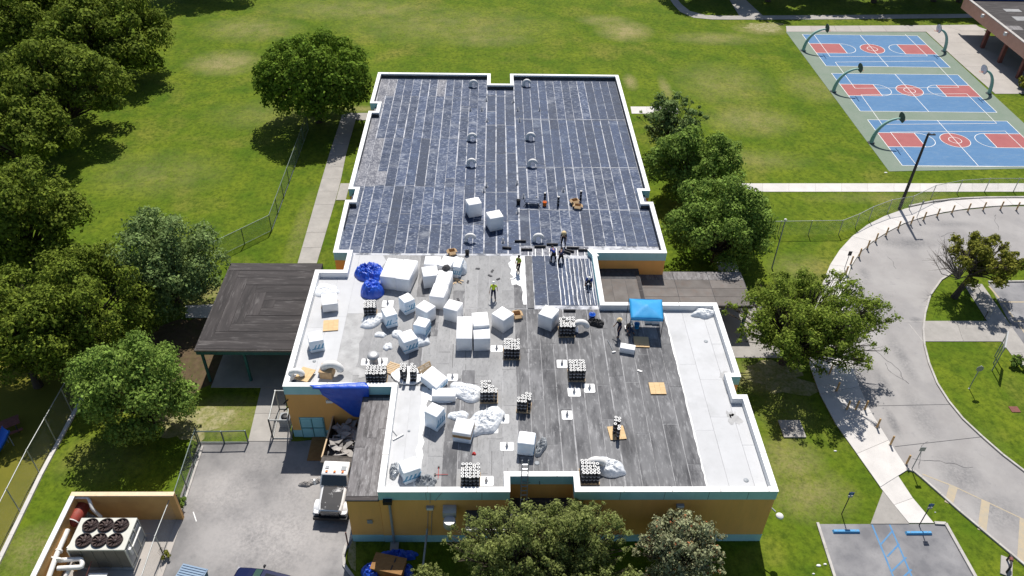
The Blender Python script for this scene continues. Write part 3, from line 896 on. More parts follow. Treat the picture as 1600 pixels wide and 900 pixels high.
# dark lap marks standing a little proud
for k in range(60):
    x = round(rnd.uniform(-4, 13.4) / 1.0) * 1.0 + rnd.uniform(-.05, .05)
    y = rnd.uniform(31.6, 47)
    if rnd.random() < .7:
        piece('felt_lap', 'felt_lap', roof, x, x + rnd.uniform(.02, .05), y, y + rnd.uniform(.4, 3.2), DECK + .019, .006, .02)
    else:
        piece('felt_lap', 'felt_lap', roof, x, x + rnd.uniform(.3, 1.0), y, y + .03, DECK + .019, .006, .02)


def jag(x, y0, y1, amp, n, seed):
    q = random.Random(seed)
    return [(x + q.uniform(-amp, amp), y0 + (y1 - y0) * i / n) for i in range(n + 1)]


# right hand membrane strips
xs = [13.85, 15.2, 16.85]
for i in range(2):
    a = jag(13.84, 31.18, 48.7, .03, 22, 4) if i == 0 else [(xs[1] + .01, 31.18), (xs[1] + .01, 48.7)]
    cut = [31.18, 36.2 + i * 1.2, 42.6 - i * 1.6, 48.7]
    for j in range(3):
        ya, yb = cut[j] + .01, cut[j + 1]
        poly = [(a[0][0], ya)] + [p for p in a if ya < p[1] < yb] + [(a[0][0], yb), (xs[i + 1] - .01, yb), (xs[i + 1] - .01, ya)]
        MB().prism(poly, DECK, DECK + .026 + .003 * i).build('membrane_sheet', 'membrane', roof)
for ya, yb in ((31.18, 34.9), (34.92, 38.6), (41.25, 44.8), (44.82, 48.7)):
    piece('membrane_sheet', 'membrane', roof, 16.86, 17.66, ya, yb, DECK, .03)
# bright coating edge along that membrane, then the left membranes
for i, (poly, m) in enumerate((
        (jag(13.74, 31.18, 48.6, .035, 40, 9) + jag(14.0, 31.18, 48.6, .03, 24, 10)[::-1], 'coating'),
        ([(-6.7, 31.15), (-6.7, 40.3), (-6.0, 40.3), (-5.75, 40.3), (-5.75, 31.15)], 'membrane'),
        ([(-5.74, 31.15), (-5.74, 40.3)] + jag(-4.75, 31.15, 40.3, .12, 14, 12)[::-1], 'membrane'),
        (jag(-4.95, 31.3, 40.2, .08, 14, 15) + jag(-4.55, 31.3, 40.2, .16, 16, 16)[::-1], 'coating'),
        ([(-14.4, 40.15), (-14.4, 46.5), (-12.9, 46.5), (-12.9, 40.15)], 'membrane'),
        ([(-14.4, 46.51), (-14.4, 52.75), (-12.9, 52.75), (-12.9, 46.51)], 'membrane'),
        ([(-12.89, 40.15), (-12.89, 47.8), (-11.5, 47.8), (-11.5, 40.15)], 'membrane'),
        ([(-12.89, 47.81), (-12.89, 52.75), (-12.05, 52.75), (-12.05, 55.9), (-11.5, 55.9), (-11.5, 47.81)], 'membrane'),
        ([(-11.49, 40.3), (-11.49, 48.2)] + jag(-10.0, 42, 48.2, .2, 9, 21)[::-1] + [(-10.1, 40.3)], 'membrane_grey'),
        ([(-11.49, 48.21), (-11.49, 55.9)] + jag(-9.35, 48.21, 55.9, .3, 9, 22)[::-1], 'membrane'),
        ([(2.5, 49.4), (2.42, 50.2), (2.5, 51.0), (2.38, 51.7), (2.0, 52.0), (1.62, 51.9), (1.55, 52.5), (1.75, 53.0), (1.5, 53.4), (1.62, 54.0), (1.42, 54.4), (1.36, 54.9), (1.6, 55.2), (1.5, 55.6), (1.6, 55.88), (2.76, 55.88), (2.78, 49.4)], 'coating'))):
    MB().prism(poly, DECK, DECK + .024 + .002 * (i % 4)).build('membrane_sheet', m, roof)
# stains, drains
for u, v, r_ in ((1103, 533, .16), (1166, 750, .17), (491, 564, .13), (639, 673, .10), (839, 723, .17)):
    p = P(u, v, DECK + .06)
    q = MB()
    q.lathe([(r_, DECK), (r_, DECK + .045), (r_ * .7, DECK + .06), (r_ * .2, DECK + .075), (.001, DECK + .078)], (p.x, p.y, 0), 12)
    q.build('roof_drain', 'grey_metal', roof)
for u, v, a, b, s_ in ((1148, 655, .35, .65, 3), (1140, 648, .2, .35, 4), (1131, 588, .35, .4, 6), (570, 583, .9, .5, 7)):
    p = P(u, v, DECK)
    MB().sheet(blob((p.x, p.y), a, b, s_, rough=.6), DECK + .036).build('stain', 'membrane_grey', roof)

# low side roof, left of the front block
MB().box(-9.15, -7.07, 30.84, 39.78, 0, 4.45).build('side_block', 'ochre', B)
MB().box(-9.165, -7.085, 30.83, 39.775, 0, .75).build('base_band', 'teal', B)
sd_ = MB().box(-9.2, -7.085, 30.77, 39.765, 4.45, 4.56).build('side_roof', 'felt_edge', B)
for i in range(3):
    x = -9.16 + i * .69
    for ya, yb in ((31.1, 35.0 + .8 * i), (35.03 + .8 * i, 39.5)):
        piece('roof_sheet', 'felt_low', sd_, x + .01, x + .68, ya, yb, 4.56, .02, .002)
piece('roof_sheet', 'felt_brown', sd_, -9.16, -7.1, 30.8, 31.08, 4.56, .015)
piece('roof_sheet', 'felt_edge', sd_, -9.1, -7.1, 39.52, 39.74, 4.56, .03)

# link roof between the wings on the right
MB().box(9.0, 12.75, 49.4, 55.75, 0, 3.55).build('link_block', 'ochre', B)
lk = MB().box(9.0, 12.85, 49.3, 55.78, 3.55, 3.68).build('link_roof', 'felt_edge', B)
for i in range(3):
    piece('roof_sheet', 'felt_tan', lk, 9.05 + i * 1.22, 9.05 + i * 1.22 + 1.2, 49.4, 54.3, 3.68, .02)
piece('roof_sheet', 'felt_brown', lk, 12.5, 12.78, 49.4, 55.3, 3.69, .05)
# covered walk beyond it
w0, w1 = P(1003, 424, 3.0), P(1170, 478, 3.0)
cw = thing('covered_walk', 'low flat grey felt roof of the covered walk running under the right hand trees', 'canopy', (w0.x, w1.y, 0), local=False)
cx0, cx1, cy0, cy1 = 12.9, 22.2, P(1080, 478, 3.0).y, P(1003, 424, 3.0).y
cr = MB().box(cx0, cx1, cy0, cy1, 2.75, 3.0).build('canopy_roof', 'felt_edge', cw)
for i in range(4):
    for j in range(3):
        a = cx0 + .05 + (cx1 - cx0 - .1) * j / 3
        b_ = cx0 + .05 + (cx1 - cx0 - .1) * (j + 1) / 3
        y_ = cy0 + .05 + (cy1 - cy0 - .1) * i / 4
        piece('roof_sheet', 'felt_tan' if i < 3 else 'felt_low', cr, a + .02, b_ - .02, y_ + .015, y_ + (cy1 - cy0 - .1) / 4 - .015, 3.0, .02)
for x in (14.5, 18.2, 21.8):
    for y in (cy0 + .3, cy1 - .3):
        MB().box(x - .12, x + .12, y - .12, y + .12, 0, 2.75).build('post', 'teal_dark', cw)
struct('path', MB().prism([(18.1, cy0 - 3.2), (24.5, cy0 - 3.2), (24.5, cy1), (18.1, cy1)], 0, .05), 'concrete_old')
struct('path', MB().prism(pp([(1119, 410), (1150, 410), (1160, 443), (1127, 443)]), .0, .05), 'concrete')

# left canopy: felt laid in nested frames
k0, k1 = P(362, 411, 3.75), P(318, 547, 3.75)
kx0, kx1, ky0, ky1 = k0.x - .1, -14.9, P(318, 547, 3.75).y, P(362, 411, 3.75).y
kc = thing('canopy', 'large dark flat carport roof with felt laid in nested frames left of the building', 'canopy', (kx0, ky0, 0), local=False)
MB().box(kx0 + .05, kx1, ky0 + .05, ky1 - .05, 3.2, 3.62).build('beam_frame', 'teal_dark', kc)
kr = MB().box(kx0, kx1, ky0, ky1, 3.62, 3.75).build('canopy_roof', 'felt_brown', kc)
MB().box(kx0 - .012, kx1, ky0 - .03, ky0 - .004, 3.58, 3.76).build('edge_trim', 'line_yellow' if False else 'bark_pale', kc)
for i in range(5):
    q = .12 + i * .98
    yt, yb, xl = ky1 - q, ky0 + q, kx0 + q
    if yt - yb < 2.2:
        break
    for (xa, xb, ya, yb_) in ((xl, kx1, yt - .95, yt), (xl, kx1, yb, yb + .95), (xl, xl + .95, yb + .98, yt - .98)):
        if xb - xa > .3:
            piece('roof_sheet', 'felt_brown' if xb - xa > 1.2 else 'felt_brown_along', kr, xa, xb, ya, yb_, 3.75, .02 + .012 * ((i + (xb - xa > 1.2)) % 2), .001)
for x in (kx0 + .35, kx0 + 3.6, kx1 - .3):
    for y in (ky0 + .35, (ky0 + ky1) / 2, ky1 - .35):
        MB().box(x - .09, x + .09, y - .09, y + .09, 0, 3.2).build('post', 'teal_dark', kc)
struct('patio', MB().prism([(kx0 + .6, ky0 - .4), (kx1, ky0 - .4), (kx1, ky1 - .4), (kx0 + .6, ky1 - .4)], 0, .06), 'concrete_old')


# front wall fittings
def lamp_box(u, v):
    p = P(u, v, 3.9)
    x = p.x * 30.79 / p.y
    o = thing('wall_lamp', 'x', 'wall lamp', (x, 30.79, 3.9))
    return x


front_z = lambda v: HC - 30.79 / P(800, v, 0).y * HC


def fx(u, v):
    """point of the front wall plane seen at (u, v)"""
    p = P(u, v, 0)
    t = 30.79 / p.y
    return Vector((p.x * t, 30.79, HC * (1 - t)))


for u, v in ((672, 792), (1062.5, 789)):
    p = fx(u, v)
    q = MB().box(p.x - .24, p.x + .24, 30.62, 30.8, p.z - .1, p.z + .14)
    q.box(p.x - .2, p.x + .2, 30.56, 30.62, p.z - .06, p.z + .1, 1)
    q.build('wall_lamp', ['grey_metal', 'duct_white'], B)
p = fx(578, 815)
MB().box(p.x - .17, p.x + .17, 30.75, 30.8, p.z - .17, p.z + .17).build('wall_vent', 'grey_metal', B)
# downpipe with its hopper
p, q_ = fx(606, 783), fx(613, 842)
dp = MB().box(p.x - .28, p.x + .28, 30.5, 30.8, p.z - .02, p.z + .28).build('hopper', 'black', B)
MB().cyl((p.x + .1, 30.66, p.z), (p.x + .1, 30.66, .15), .085, n=8).build('downpipe', 'grey_metal', B)
MB().box(p.x - .15, p.x + .4, 30.0, 30.7, 0, .12).build('splash_block', 'concrete_old', B)
# extract fan hung on the wall
p = fx(703, 796)
ex = MB().box(p.x - .42, p.x + .42, 30.15, 30.78, p.z + .02, p.z + .5).build('wall_fan', 'lead', B)
MB().lathe([(.36, .1), (.40, 0), (.40, -.42), (.30, -.55), (.24, -.56)], (p.x + .02, 29.85, p.z + .1), 18).build('fan_drum', 'lead', ex)
MB().lathe([(.22, -.5), (.2, -.62), (.05, -.68), (.001, -.68)], (p.x + .02, 29.85, p.z + .1), 14).build('fan_cap', 'chrome', ex)
MB().tube([(p.x - .3, 30.3, p.z + .1), (p.x + .02, 29.85, p.z + .12), (p.x + .3, 30.3, p.z + .1)], .05, 6).build('bracket', 'lead', ex)
for u0, v0, u1, v1 in ((669, 798, 668, 830), (675, 798, 674, 836), (672, 768, 672, 786), (690, 768, 680, 782)):
    p0, p1 = fx(u0, v0), fx(u1, v1)
    MB().cyl((p0.x, 30.76, min(p0.z, 5.35)), (p1.x, 30.76, p1.z), .018, n=5).build('conduit', 'grey_metal', B)
for x in (-4.1, -.6, 8.1, 10.9, 13.7, 16.2):
    MB().box(x - .012, x + .012, 30.768, 30.785, 4.62, 5.38).build('fascia_joint', 'felt_edge', B)
# awning over the front door
p = fx(728, 797)
aw = MB().box(p.x, p.x + 3.3, 29.35, 30.77, p.z - .16, p.z).build('awning', 'felt_edge', B)
MB().box(p.x - .02, p.x + 3.32, 29.31, 29.35, p.z - .2, p.z + .02).build('awning_trim', 'duct_white', aw)
for x in (p.x + .15, p.x + 3.15):
    MB().box(x - .06, x + .06, 29.45, 29.57, 0, p.z - .16).build('post', 'teal_dark', B)
d0 = MB().box(p.x + .75, p.x + 2.6, 30.70, 30.79, .02, 2.25).build('door', 'teal', B)
for dx in (.95, 1.85):
    for zz in (.3, 1.2):
        MB().box(p.x + dx, p.x + dx + .6, 30.67, 30.70, zz, zz + .75).build('door_panel', 'teal', d0)
# porch roof in the front notch
MB().box(1.3, 5.2, 30.5, 31.95, 0, 3.0).build('porch_block', 'ochre', B)
pr = MB().box(1.15, 5.22, 29.9, 31.97, 3.0, 3.15).build('porch_roof', 'felt_edge', B)
piece('roof_sheet', 'felt_low', pr, 1.2, 5.2, 30.0, 30.75, 3.15, .02)
piece('roof_sheet', 'felt_brown', pr, 1.2, 5.2, 30.78, 31.9, 3.15, .02)
# double door on the left wing
yl = 39.8


def lx(u, v):
    p = P(u, v, 0)
    t = (yl - .01) / p.y
    return Vector((p.x * t, yl, HC * (1 - t)))


a, b = lx(467, 652), lx(511, 682)
dd = MB().box(a.x, b.x, yl - .07, yl - .01, .03, a.z).build('door', 'door', B)
mx = (a.x + b.x) / 2
for xa, xb in ((a.x + .12, mx - .06), (mx + .06, b.x - .12)):
    for za, zb in ((.2, a.z * .5 - .06), (a.z * .5 + .06, a.z - .15)):
        MB().box(xa, xb, yl - .10, yl - .07, za, zb).build('door_panel', 'door', dd)
for xa, xb, za, zb in ((mx - .02, mx + .02, .05, a.z - .06), (a.x + .03, a.x + .07, .05, a.z - .02), (b.x - .07, b.x - .03, .05, a.z - .02), (a.x + .09, mx - .04, a.z * .5 - .03, a.z * .5 + .03), (mx + .04, b.x - .09, a.z * .5 - .03, a.z * .5 + .03)):
    MB().box(xa, xb, yl - .085, yl - .071, za, zb).build('door_gap', 'teal_dark', dd)
MB().box(mx - .16, mx - .04, yl - .16, yl - .10, 1.0, 1.12).build('handle', 'steel', dd)
p = lx(515, 626)
MB().box(p.x - .24, p.x + .24, yl - .16, yl - .01, p.z - .12, p.z + .12).build('wall_lamp', 'duct_white', B)
for zz, xx in ((4.1, -14.6), (3.3, -14.72)):
    MB().cyl((xx, 39.75, zz), (xx - .25, 39.4, zz - .05), .05, n=6).build('bracket', 'black', B)
# flood dish at the right corner
MB().cyl((18.0, 30.9, 3.6), (18.25, 30.6, 3.55), .05, n=6).build('bracket', 'grey_metal', B)
q = MB().lathe([(.001, .14), (.1, .12), (.22, .03), (.26, -.04), (.24, -.06)], (18.5, 30.4, 3.4), 14)
q.build('flood_lamp', 'duct_white', B)


# roof fittings
def gooseneck(u, v, r=.17, R_=.36, m='duct_white', flip=1):
    """half hoop exhaust duct; (u, v) is the middle of the hoop's foot line"""
    p = P(u, v, DECK)
    q = MB()
    pts = [(-R_ * flip, 0, 0), (-R_ * flip, 0, .42)]
    pts += [(-R_ * flip * math.cos(t), 0, .42 + R_ * 1.0 * math.sin(t)) for t in np.linspace(0.15, math.pi * .97, 10)]
    q.tube([(p.x + a, p.y + b, DECK + c_) for a, b, c_ in pts], r, 12)
    o = q.build('gooseneck_vent', m, roof)
    MB().box(p.x - R_ * flip - r - .12, p.x - R_ * flip + r + .12, p.y - r - .1, p.y + r + .1, DECK + .02, DECK + .07).build('vent_base', 'felt_dark', o)
    MB().cyl((p.x + R_ * flip * .98, p.y, DECK + .44), (p.x + R_ * flip * .98, p.y, DECK + .42), r * .85, n=12).build('vent_mouth', 'black', o)


for u, v in ((740, 136), (823, 135), (738, 220), (829, 219), (737, 260), (832, 261), (735, 378), (841, 378)):
    gooseneck(u, v)
gooseneck(906, 517, .24, .5)
gooseneck(520, 585, .28, .62)
gooseneck(465, 592, .22, .4)
gooseneck(930, 733, .24, .5)


def plumb(u, v, flash=.40, m='coating', h=.35, dark=True):
    p = P(u, v, DECK)
    z = DECK + .03
    if flash:
        a = flash * rnd.uniform(.9, 1.15); b = flash * rnd.uniform(.85, 1.1)
        f = MB().prism([(p.x + x * a, p.y + y * b) for x, y in ((-1, -.85), (-.85, -1), (.85, -1), (1, -.8), (1, .85), (.9, 1), (-.9, 1), (-1, .8))], DECK + .017, z + .004)
        f = f.build('vent_flashing', m, roof)
    else:
        f = roof
    MB().lathe([(.13, z), (.10, z + .08), (.07, z + .1), (.07, z + h), (.05, z + h), (.05, z + h - .05)], (p.x, p.y, 0), 10).build('vent_pipe', 'lead', f)


for u, v in ((776, 545), (878, 569), (897, 613), (921, 607), (886, 649), (792, 698), (787, 655), (606, 475), (760, 752), (573, 566), (597, 566), (770, 671), (707, 590)):
    plumb(u, v)
for u, v in ((760, 158), (735, 173), (753, 173), (761, 190), (809, 173), (843, 173), (802, 160), (760, 292), (808, 288), (818, 309), (809, 333), (786, 379), (838, 313), (812, 190), (756, 300), (880, 299)):
    plumb(u, v, .17, 'felt_dusty', .4)
# mushroom roof fan
p = P(585, 572, DECK)
f = MB().lathe([(.34, .02), (.34, .5), (.30, .55), (.30, .95), (.44, .97), (.46, 1.08), (.40, 1.14), (.38, 1.2), (.2, 1.24), (.001, 1.25)], (p.x, p.y, DECK), 18)
f.build('roof_fan', 'lead', roof)
# ------------------------------------------------------------------ trees
def leaves_mesh(name, pos, nrm, size, mats, mi=None, seed=0, aspect=.62):
    g = np.random.default_rng(seed)
    n = len(pos)
    t = g.normal(size=(n, 3))
    t -= nrm * (t * nrm).sum(1, keepdims=True)
    t /= np.linalg.norm(t, axis=1, keepdims=True) + 1e-9
    b = np.cross(nrm, t)
    s = (size * (.55 + 1.15 * g.random(n) ** 2))[:, None]
    fold = nrm * s * .25
    v = np.stack([pos - t * s, pos - b * s * aspect + fold, pos + t * s, pos + b * s * aspect + fold], 1).reshape(-1, 3)
    me = bpy.data.meshes.new(name)
    me.vertices.add(4 * n)
    me.vertices.foreach_set('co', v.astype(np.float32).ravel())
    me.loops.add(4 * n)
    me.loops.foreach_set('vertex_index', np.arange(4 * n, dtype=np.int32))
    me.polygons.add(n)
    me.polygons.foreach_set('loop_start', np.arange(0, 4 * n, 4, dtype=np.int32))
    me.polygons.foreach_set('loop_total', np.full(n, 4, dtype=np.int32))
    for m in mats:
        me.materials.append(M[m])
    if mi is not None:
        me.polygons.foreach_set('material_index', mi.astype(np.int32))
    me.update(calc_edges=True)
    return me


def tree(name, label, u, v, hc, rx, ry, rz, leaf, n=14000, lobes=26, lr=(.26, .42), size=.16, seed=1, bark='bark', tr=.28, group=None, lean=(0, 0), extra=None, fill=.62, loose=.10, gap=None, cat='tree', bare=0, shell=(.55, .9), even=False):
    """(u, v) is where the middle of the crown shows; the trunk stands below it"""
    g = np.random.default_rng(seed)
    rx, ry, rz, hc, n = rx * 1.2, ry * 1.2, rz * 1.22, hc * .95, int(n * 1.5)
    c = P(u, v, hc)
    th = thing(name, label, cat, (c.x + lean[0], c.y + lean[1], 0), group=group)
    cc = np.array([-lean[0], -lean[1], hc])
    lobes = int(lobes * 1.6)
    lr = (lr[0] * .72, lr[1] * .82)
    L = []
    while len(L) < lobes:
        d = g.normal(size=3); d /= np.linalg.norm(d)
        if d[2] < -.8:
            continue
        if even and len(L) > lobes // 6:
            kk = len(L) - lobes // 6
            zz = .98 - 1.6 * kk / (lobes - lobes // 6)
            aa = kk * 2.399963
            d = np.array([math.sqrt(1 - zz * zz) * math.cos(aa), math.sqrt(1 - zz * zz) * math.sin(aa), zz])
        k = g.uniform(*shell) if len(L) > lobes // 6 else g.uniform(.1, .5)
        p = d * k * np.array([rx, ry, rz])
        r = g.uniform(*lr) * (rx * ry * rz) ** (1 / 3) * (1.15 - .3 * k)
        if gap is not None and gap(p, g):
            continue
        L.append((p, r))
    if loose >= .2:
        for _ in range(lobes):
            d = g.normal(size=3); d /= np.linalg.norm(d); d[2] = abs(d[2]) * .8 - .1
            L.append((d * g.uniform(.85, 1.16) * np.array([rx, ry, rz]), lr[0] * g.uniform(.4, .8) * (rx * ry * rz) ** (1 / 3)))
    lp = np.array([l[0] for l in L]); lrad = np.array([l[1] for l in L])
    wgt = lrad ** 2
    ch = g.choice(len(L), n, p=wgt / wgt.sum())
    d = g.normal(size=(n, 3)); d /= np.linalg.norm(d, axis=1, keepdims=True)
    d[:, 2] = np.where(d[:, 2] < -.7, -d[:, 2], d[:, 2])
    rr = lrad[ch] * (1 - np.abs(g.normal(0, loose * 2, n)).clip(0, .8))
    rr *= 1 + (g.random(n) < .14) * g.uniform(0, .45, n)
    # sprays: bumps on every lobe so the outline breaks up
    hsh = np.sin(d[:, 0] * 9 + ch) * np.sin(d[:, 1] * 9 + ch * 1.7) * np.sin(d[:, 2] * 9 + ch * .6)
    rr *= 1 + .28 * hsh
    pos = lp[ch] + d * rr[:, None] * np.array([1, 1, .85]) + cc
    keep = hsh > -.5
    nr = d + g.normal(0, .5, (n, 3)) + np.array([0, 0, .25])
    nr /= np.linalg.norm(nr, axis=1, keepdims=True)
    pos, nr, ch = pos[keep], nr[keep], ch[keep]
    if pos[:, 2].min() < .3:
        k = pos[:, 2] > .3
        pos, nr, ch = pos[k], nr[k], ch[k]
    mats = [leaf] if isinstance(leaf, str) else list(leaf)
    mi = np.zeros(len(pos))
    if len(mats) > 1:
        mi = (g.random(len(pos)) < (extra or .08)).astype(int)
    me = leaves_mesh('crown', pos, nr, size, mats, mi, seed)
    o = bpy.data.objects.new('crown', me)
    C.objects.link(o)
    o.parent = th
    # trunk and limbs
    q = MB()
    hb = max(1.2, hc - rz * .75)
    fork = Vector((-lean[0] * .5, -lean[1] * .5, hb))
    q.tube([(0, 0, -.05), (-lean[0] * .12, -lean[1] * .12, hb * .3), tuple(fork)], [tr * 1.35, tr, tr * .8], 9)
    order = list(range(len(L)))
    for i in order:
        e = Vector(tuple(lp[i] + cc))
        mid = fork.lerp(e, .5) + Vector((g.normal(0, .15), g.normal(0, .15), g.uniform(-.1, .35)))
        r0 = tr * g.uniform(.28, .5)
        q.tube([tuple(fork), tuple(mid), tuple(e)], [r0, r0 * .55, r0 * .16], 6)
        for k in range(2 + bare):
            e2 = e + Vector(tuple(g.normal(0, 1, 3))).normalized() * lrad[i] * (.9 if not bare else 1.2)
            q.tube([tuple(mid.lerp(e, .6)), tuple(e2)], [r0 * .3, r0 * .06], 4)
    q.build('trunk', bark, th)
    return th


fieldL = 'trees along the left side of the field'
tree('shade_tree', 'dark olive round crowned tree at the far upper left, largest of the corner clump', 168, 50, 6.2, 7.0, 6.4, 4.8, 'leaf_olive', 26000, 44, size=.19, seed=21, group=fieldL, tr=.4, lr=(.2, .34))
tree('shade_tree', 'olive tree at the left edge in front of the corner clump, dense lumpy crown', 84, 134, 6.2, 7.2, 6.2, 4.8, 'leaf_olive', 26000, 42, size=.18, seed=22, group=fieldL, tr=.4, lr=(.2, .34))
tree('shade_tree', 'olive tree cut by the top left corner of the view', 15, 28, 6.4, 7.0, 6.0, 4.2, 'leaf_olive', 18000, 34, size=.2, seed=23, group=fieldL, tr=.4, lr=(.2, .34))
tree('shade_tree', 'dark tree behind the corner clump at the top left edge of the field', 85, -28, 8, 8.5, 6.0, 4.6, 'leaf_olive', 14000, 34, size=.22, seed=24, group=fieldL, tr=.4)
tree('shade_tree', 'dark olive tree at the left edge, lowest of the corner clump, mostly in shade', 22, 205, 5.4, 5.4, 4.6, 3.8, 'leaf_olive', 18000, 34, size=.17, seed=43, group=fieldL, tr=.35, lr=(.2, .34))
tree('shade_tree', 'dense yellow green tree at the left edge halfway up the view', 22, 340, 5.4, 5.4, 4.4, 4.4, 'leaf_olive', 24000, 40, size=.15, seed=25, group=fieldL, tr=.35, lr=(.2, .34))
tree('shade_tree', 'grey green small leaved tree standing left of the flat carport roof', 258, 410, 5.0, 4.3, 3.9, 4.0, 'leaf_blue', 24000, 46, size=.115, seed=26, group=fieldL, tr=.3, lr=(.2, .36))
tree('shade_tree', 'broad feathery olive tree with yellow tips, front of the left row', 105, 488, 5.2, 6.2, 5.2, 4.2, 'leaf_olive', 30000, 60, size=.12, seed=27, group=fieldL, tr=.35, lr=(.16, .28), loose=.16)
tree('shade_tree', 'bright green rounded tree nearest the yard fence on the left', 215, 606, 4.4, 3.8, 3.2, 3.5, 'leaf_fresh', 22000, 46, size=.105, seed=28, group=fieldL, tr=.26, lr=(.2, .36))
tree('shade_tree', 'half hidden dark tree at the left edge below the feathery olive tree', 18, 520, 6.0, 4.4, 3.2, 3.2, 'leaf_olive', 15000, 36, size=.13, seed=29, group=fieldL, tr=.3)
tree('shade_tree', 'single dense round deep green tree beside the far left corner of the roof', 489, 122, 6.0, 5.8, 5.2, 4.2, 'leaf_deep', 30000, 60, size=.155, seed=30, tr=.38, lr=(.2, .3), shell=(.78, .88), loose=.06, even=True)
fieldR = 'trees along the right side of the building'
tree('shade_tree', 'thin airy tree with pale gaps, farthest of the row right of the roof', 1050, 190, 4.2, 3.0, 2.6, 2.7, 'leaf_blue', 7000, 26, size=.13, seed=31, group=fieldR, tr=.16, lr=(.2, .34), loose=.25, bark='bark')
tree('shade_tree', 'full green tree behind the thin airy one, middle of the row right of the roof', 1088, 255, 4.6, 4.6, 3.4, 3.4, 'leaf_fresh', 21000, 46, size=.125, seed=32, group=fieldR, tr=.26, lr=(.2, .32))
tree('shade_tree', 'largest broad green tree of the row, overhanging the covered walk roof', 1129, 348, 4.8, 5.0, 4.2, 3.9, 'leaf_fresh', 28000, 56, size=.12, seed=33, group=fieldR, tr=.3, lr=(.2, .32))
tree('shade_tree', 'wide spreading light green tree with feathery tips beside the road bend', 1268, 505, 5.0, 5.1, 4.0, 3.5, 'leaf_spray', 30000, 74, size=.092, seed=34, group=fieldR, tr=.26, lr=(.15, .27), loose=.2, lean=(-1.2, .3))
tree('half_bare_tree', 'half bare golden leaved tree with dark crooked trunk on the grass island', 1540, 404, 4.2, 2.9, 2.4, 1.8, 'leaf_gold', 8000, 20, size=.11, seed=35, tr=.26, lr=(.2, .42), shell=(.5, 1.1), loose=.2, lean=(-1.7, -.7))
# its bare twigs on the left
g = np.random.default_rng(5)
ht = [o for o in SC.objects if o.name == 'half_bare_tree'][0]
q = MB()
for i in range(34):
    a = Vector((-.1, .4, 1.9))
    e = Vector((g.uniform(-2.6, .8), g.uniform(-.4, 2.6), g.uniform(2.8, 5.2)))
    m_ = a.lerp(e, .5) + Vector(tuple(g.normal(0, .3, 3)))
    q.tube([tuple(a), tuple(m_), tuple(e)], [.06, .035, .012], 5)
    for k in range(5):
        e2 = e + Vector(tuple(g.normal(0, .5, 3)))
        q.tube([tuple(m_.lerp(e, g.uniform(.3, .95))), tuple(e2)], [.018, .007], 4)
q.build('bare_branches', 'bark_pale', ht)
front = 'trees in front of the front wall'
tree('shade_tree', 'olive light leaved tree right before the front door awning', 800, 856, 4.2, 3.1, 2.0, 2.9, 'leaf_light', 15000, 60, size=.072, seed=36, group=front, tr=.2, lr=(.16, .3), loose=.22)
tree('shade_tree', 'twiggy light green tree rising against the front notch, right of the ladder', 905, 842, 4.2, 2.4, 1.8, 2.8, 'leaf_light', 12500, 56, size=.07, seed=37, group=front, tr=.16, lr=(.15, .3), loose=.24)
tree('shade_tree', 'light green crown along the bottom edge between the two front trees', 915, 912, 3.2, 3.0, 1.4, 1.8, 'leaf_light', 9000, 40, size=.07, seed=38, group=front, tr=.16, lr=(.2, .34), loose=.22)
tree('flowering_tree', 'silvery tree with reddish bracts in front of the right part of the front wall', 1062, 862, 3.2, 2.2, 1.7, 2.9, ('leaf_grey', 'leaf_red'), 12000, 54, size=.082, seed=39, tr=.16, lr=(.18, .32), extra=.05, loose=.2)
tree('sapling', 'small light green sapling right of the plywood crate', 668, 906, 1.9, 1.0, .8, .9, 'leaf_light', 1800, 16, size=.075, seed=40, tr=.05, lr=(.25, .45), loose=.25, cat='young tree')
# row at the far edge of the courts: trunks show, crowns above the view throw the shade
ORD = ['first', 'second', 'third', 'fourth', 'fifth', 'sixth', 'seventh', 'eighth', 'ninth']
for i, (u, v) in enumerate(((1090, -2), (1132, -6), (1202, 5), (1262, -4), (1305, 0), (1368, 7), (1425, 0), (1462, 5), (1502, 6))):
    b = P(u, v)
    tree('row_tree', ORD[i].capitalize().lower() + ' dark trunk from the left in the shady row above the courts', 0, 0, 6.8, 6.0, 4.8, 2.5, 'leaf_deep', 5000, 26, size=.3, seed=50 + i, tr=.38, group='row of trees beyond the courts', fill=.5)
    t = [o for o in SC.objects if o.name.startswith('row_tree')][-1]
    t.location = (b.x, b.y + 1.0, 0)
t = tree('shade_tree', 'tree beyond the top edge of the lawn, only its shade falls into view', 300, -60, 7.5, 8.5, 5, 4, 'leaf_olive', 9000, 30, size=.3, seed=63, tr=.4)
t.location = (P(292, 10).x, P(292, 10).y + 5.5, 0)
# leafy shrub at the right edge, weeds
tree('shrub', 'small yellow green shrub at the right edge below the court apron', 1612, 132, .9, 1.5, 1.5, .9, 'leaf_gold', 1600, 14, size=.16, seed=70, tr=.06, cat='shrub')
tree('shrub', 'low green weed against the corner of the plant wall by the yard fence', 280, 785, .35, .5, .5, .35, 'leaf_fresh', 500, 8, size=.09, seed=71, tr=.03, cat='shrub')
tree('shrub', 'small green shrub at the end of the right car park walk', 1592, 566, .5, .6, .6, .5, 'leaf_fresh', 700, 8, size=.10, seed=72, tr=.03, cat='shrub')
tree('shrub', 'dry weed at the foot of the gate post in the plant enclosure', 256, 868, .3, .35, .35, .3, 'leaf_gold', 350, 8, size=.07, seed=73, tr=.02, cat='shrub')


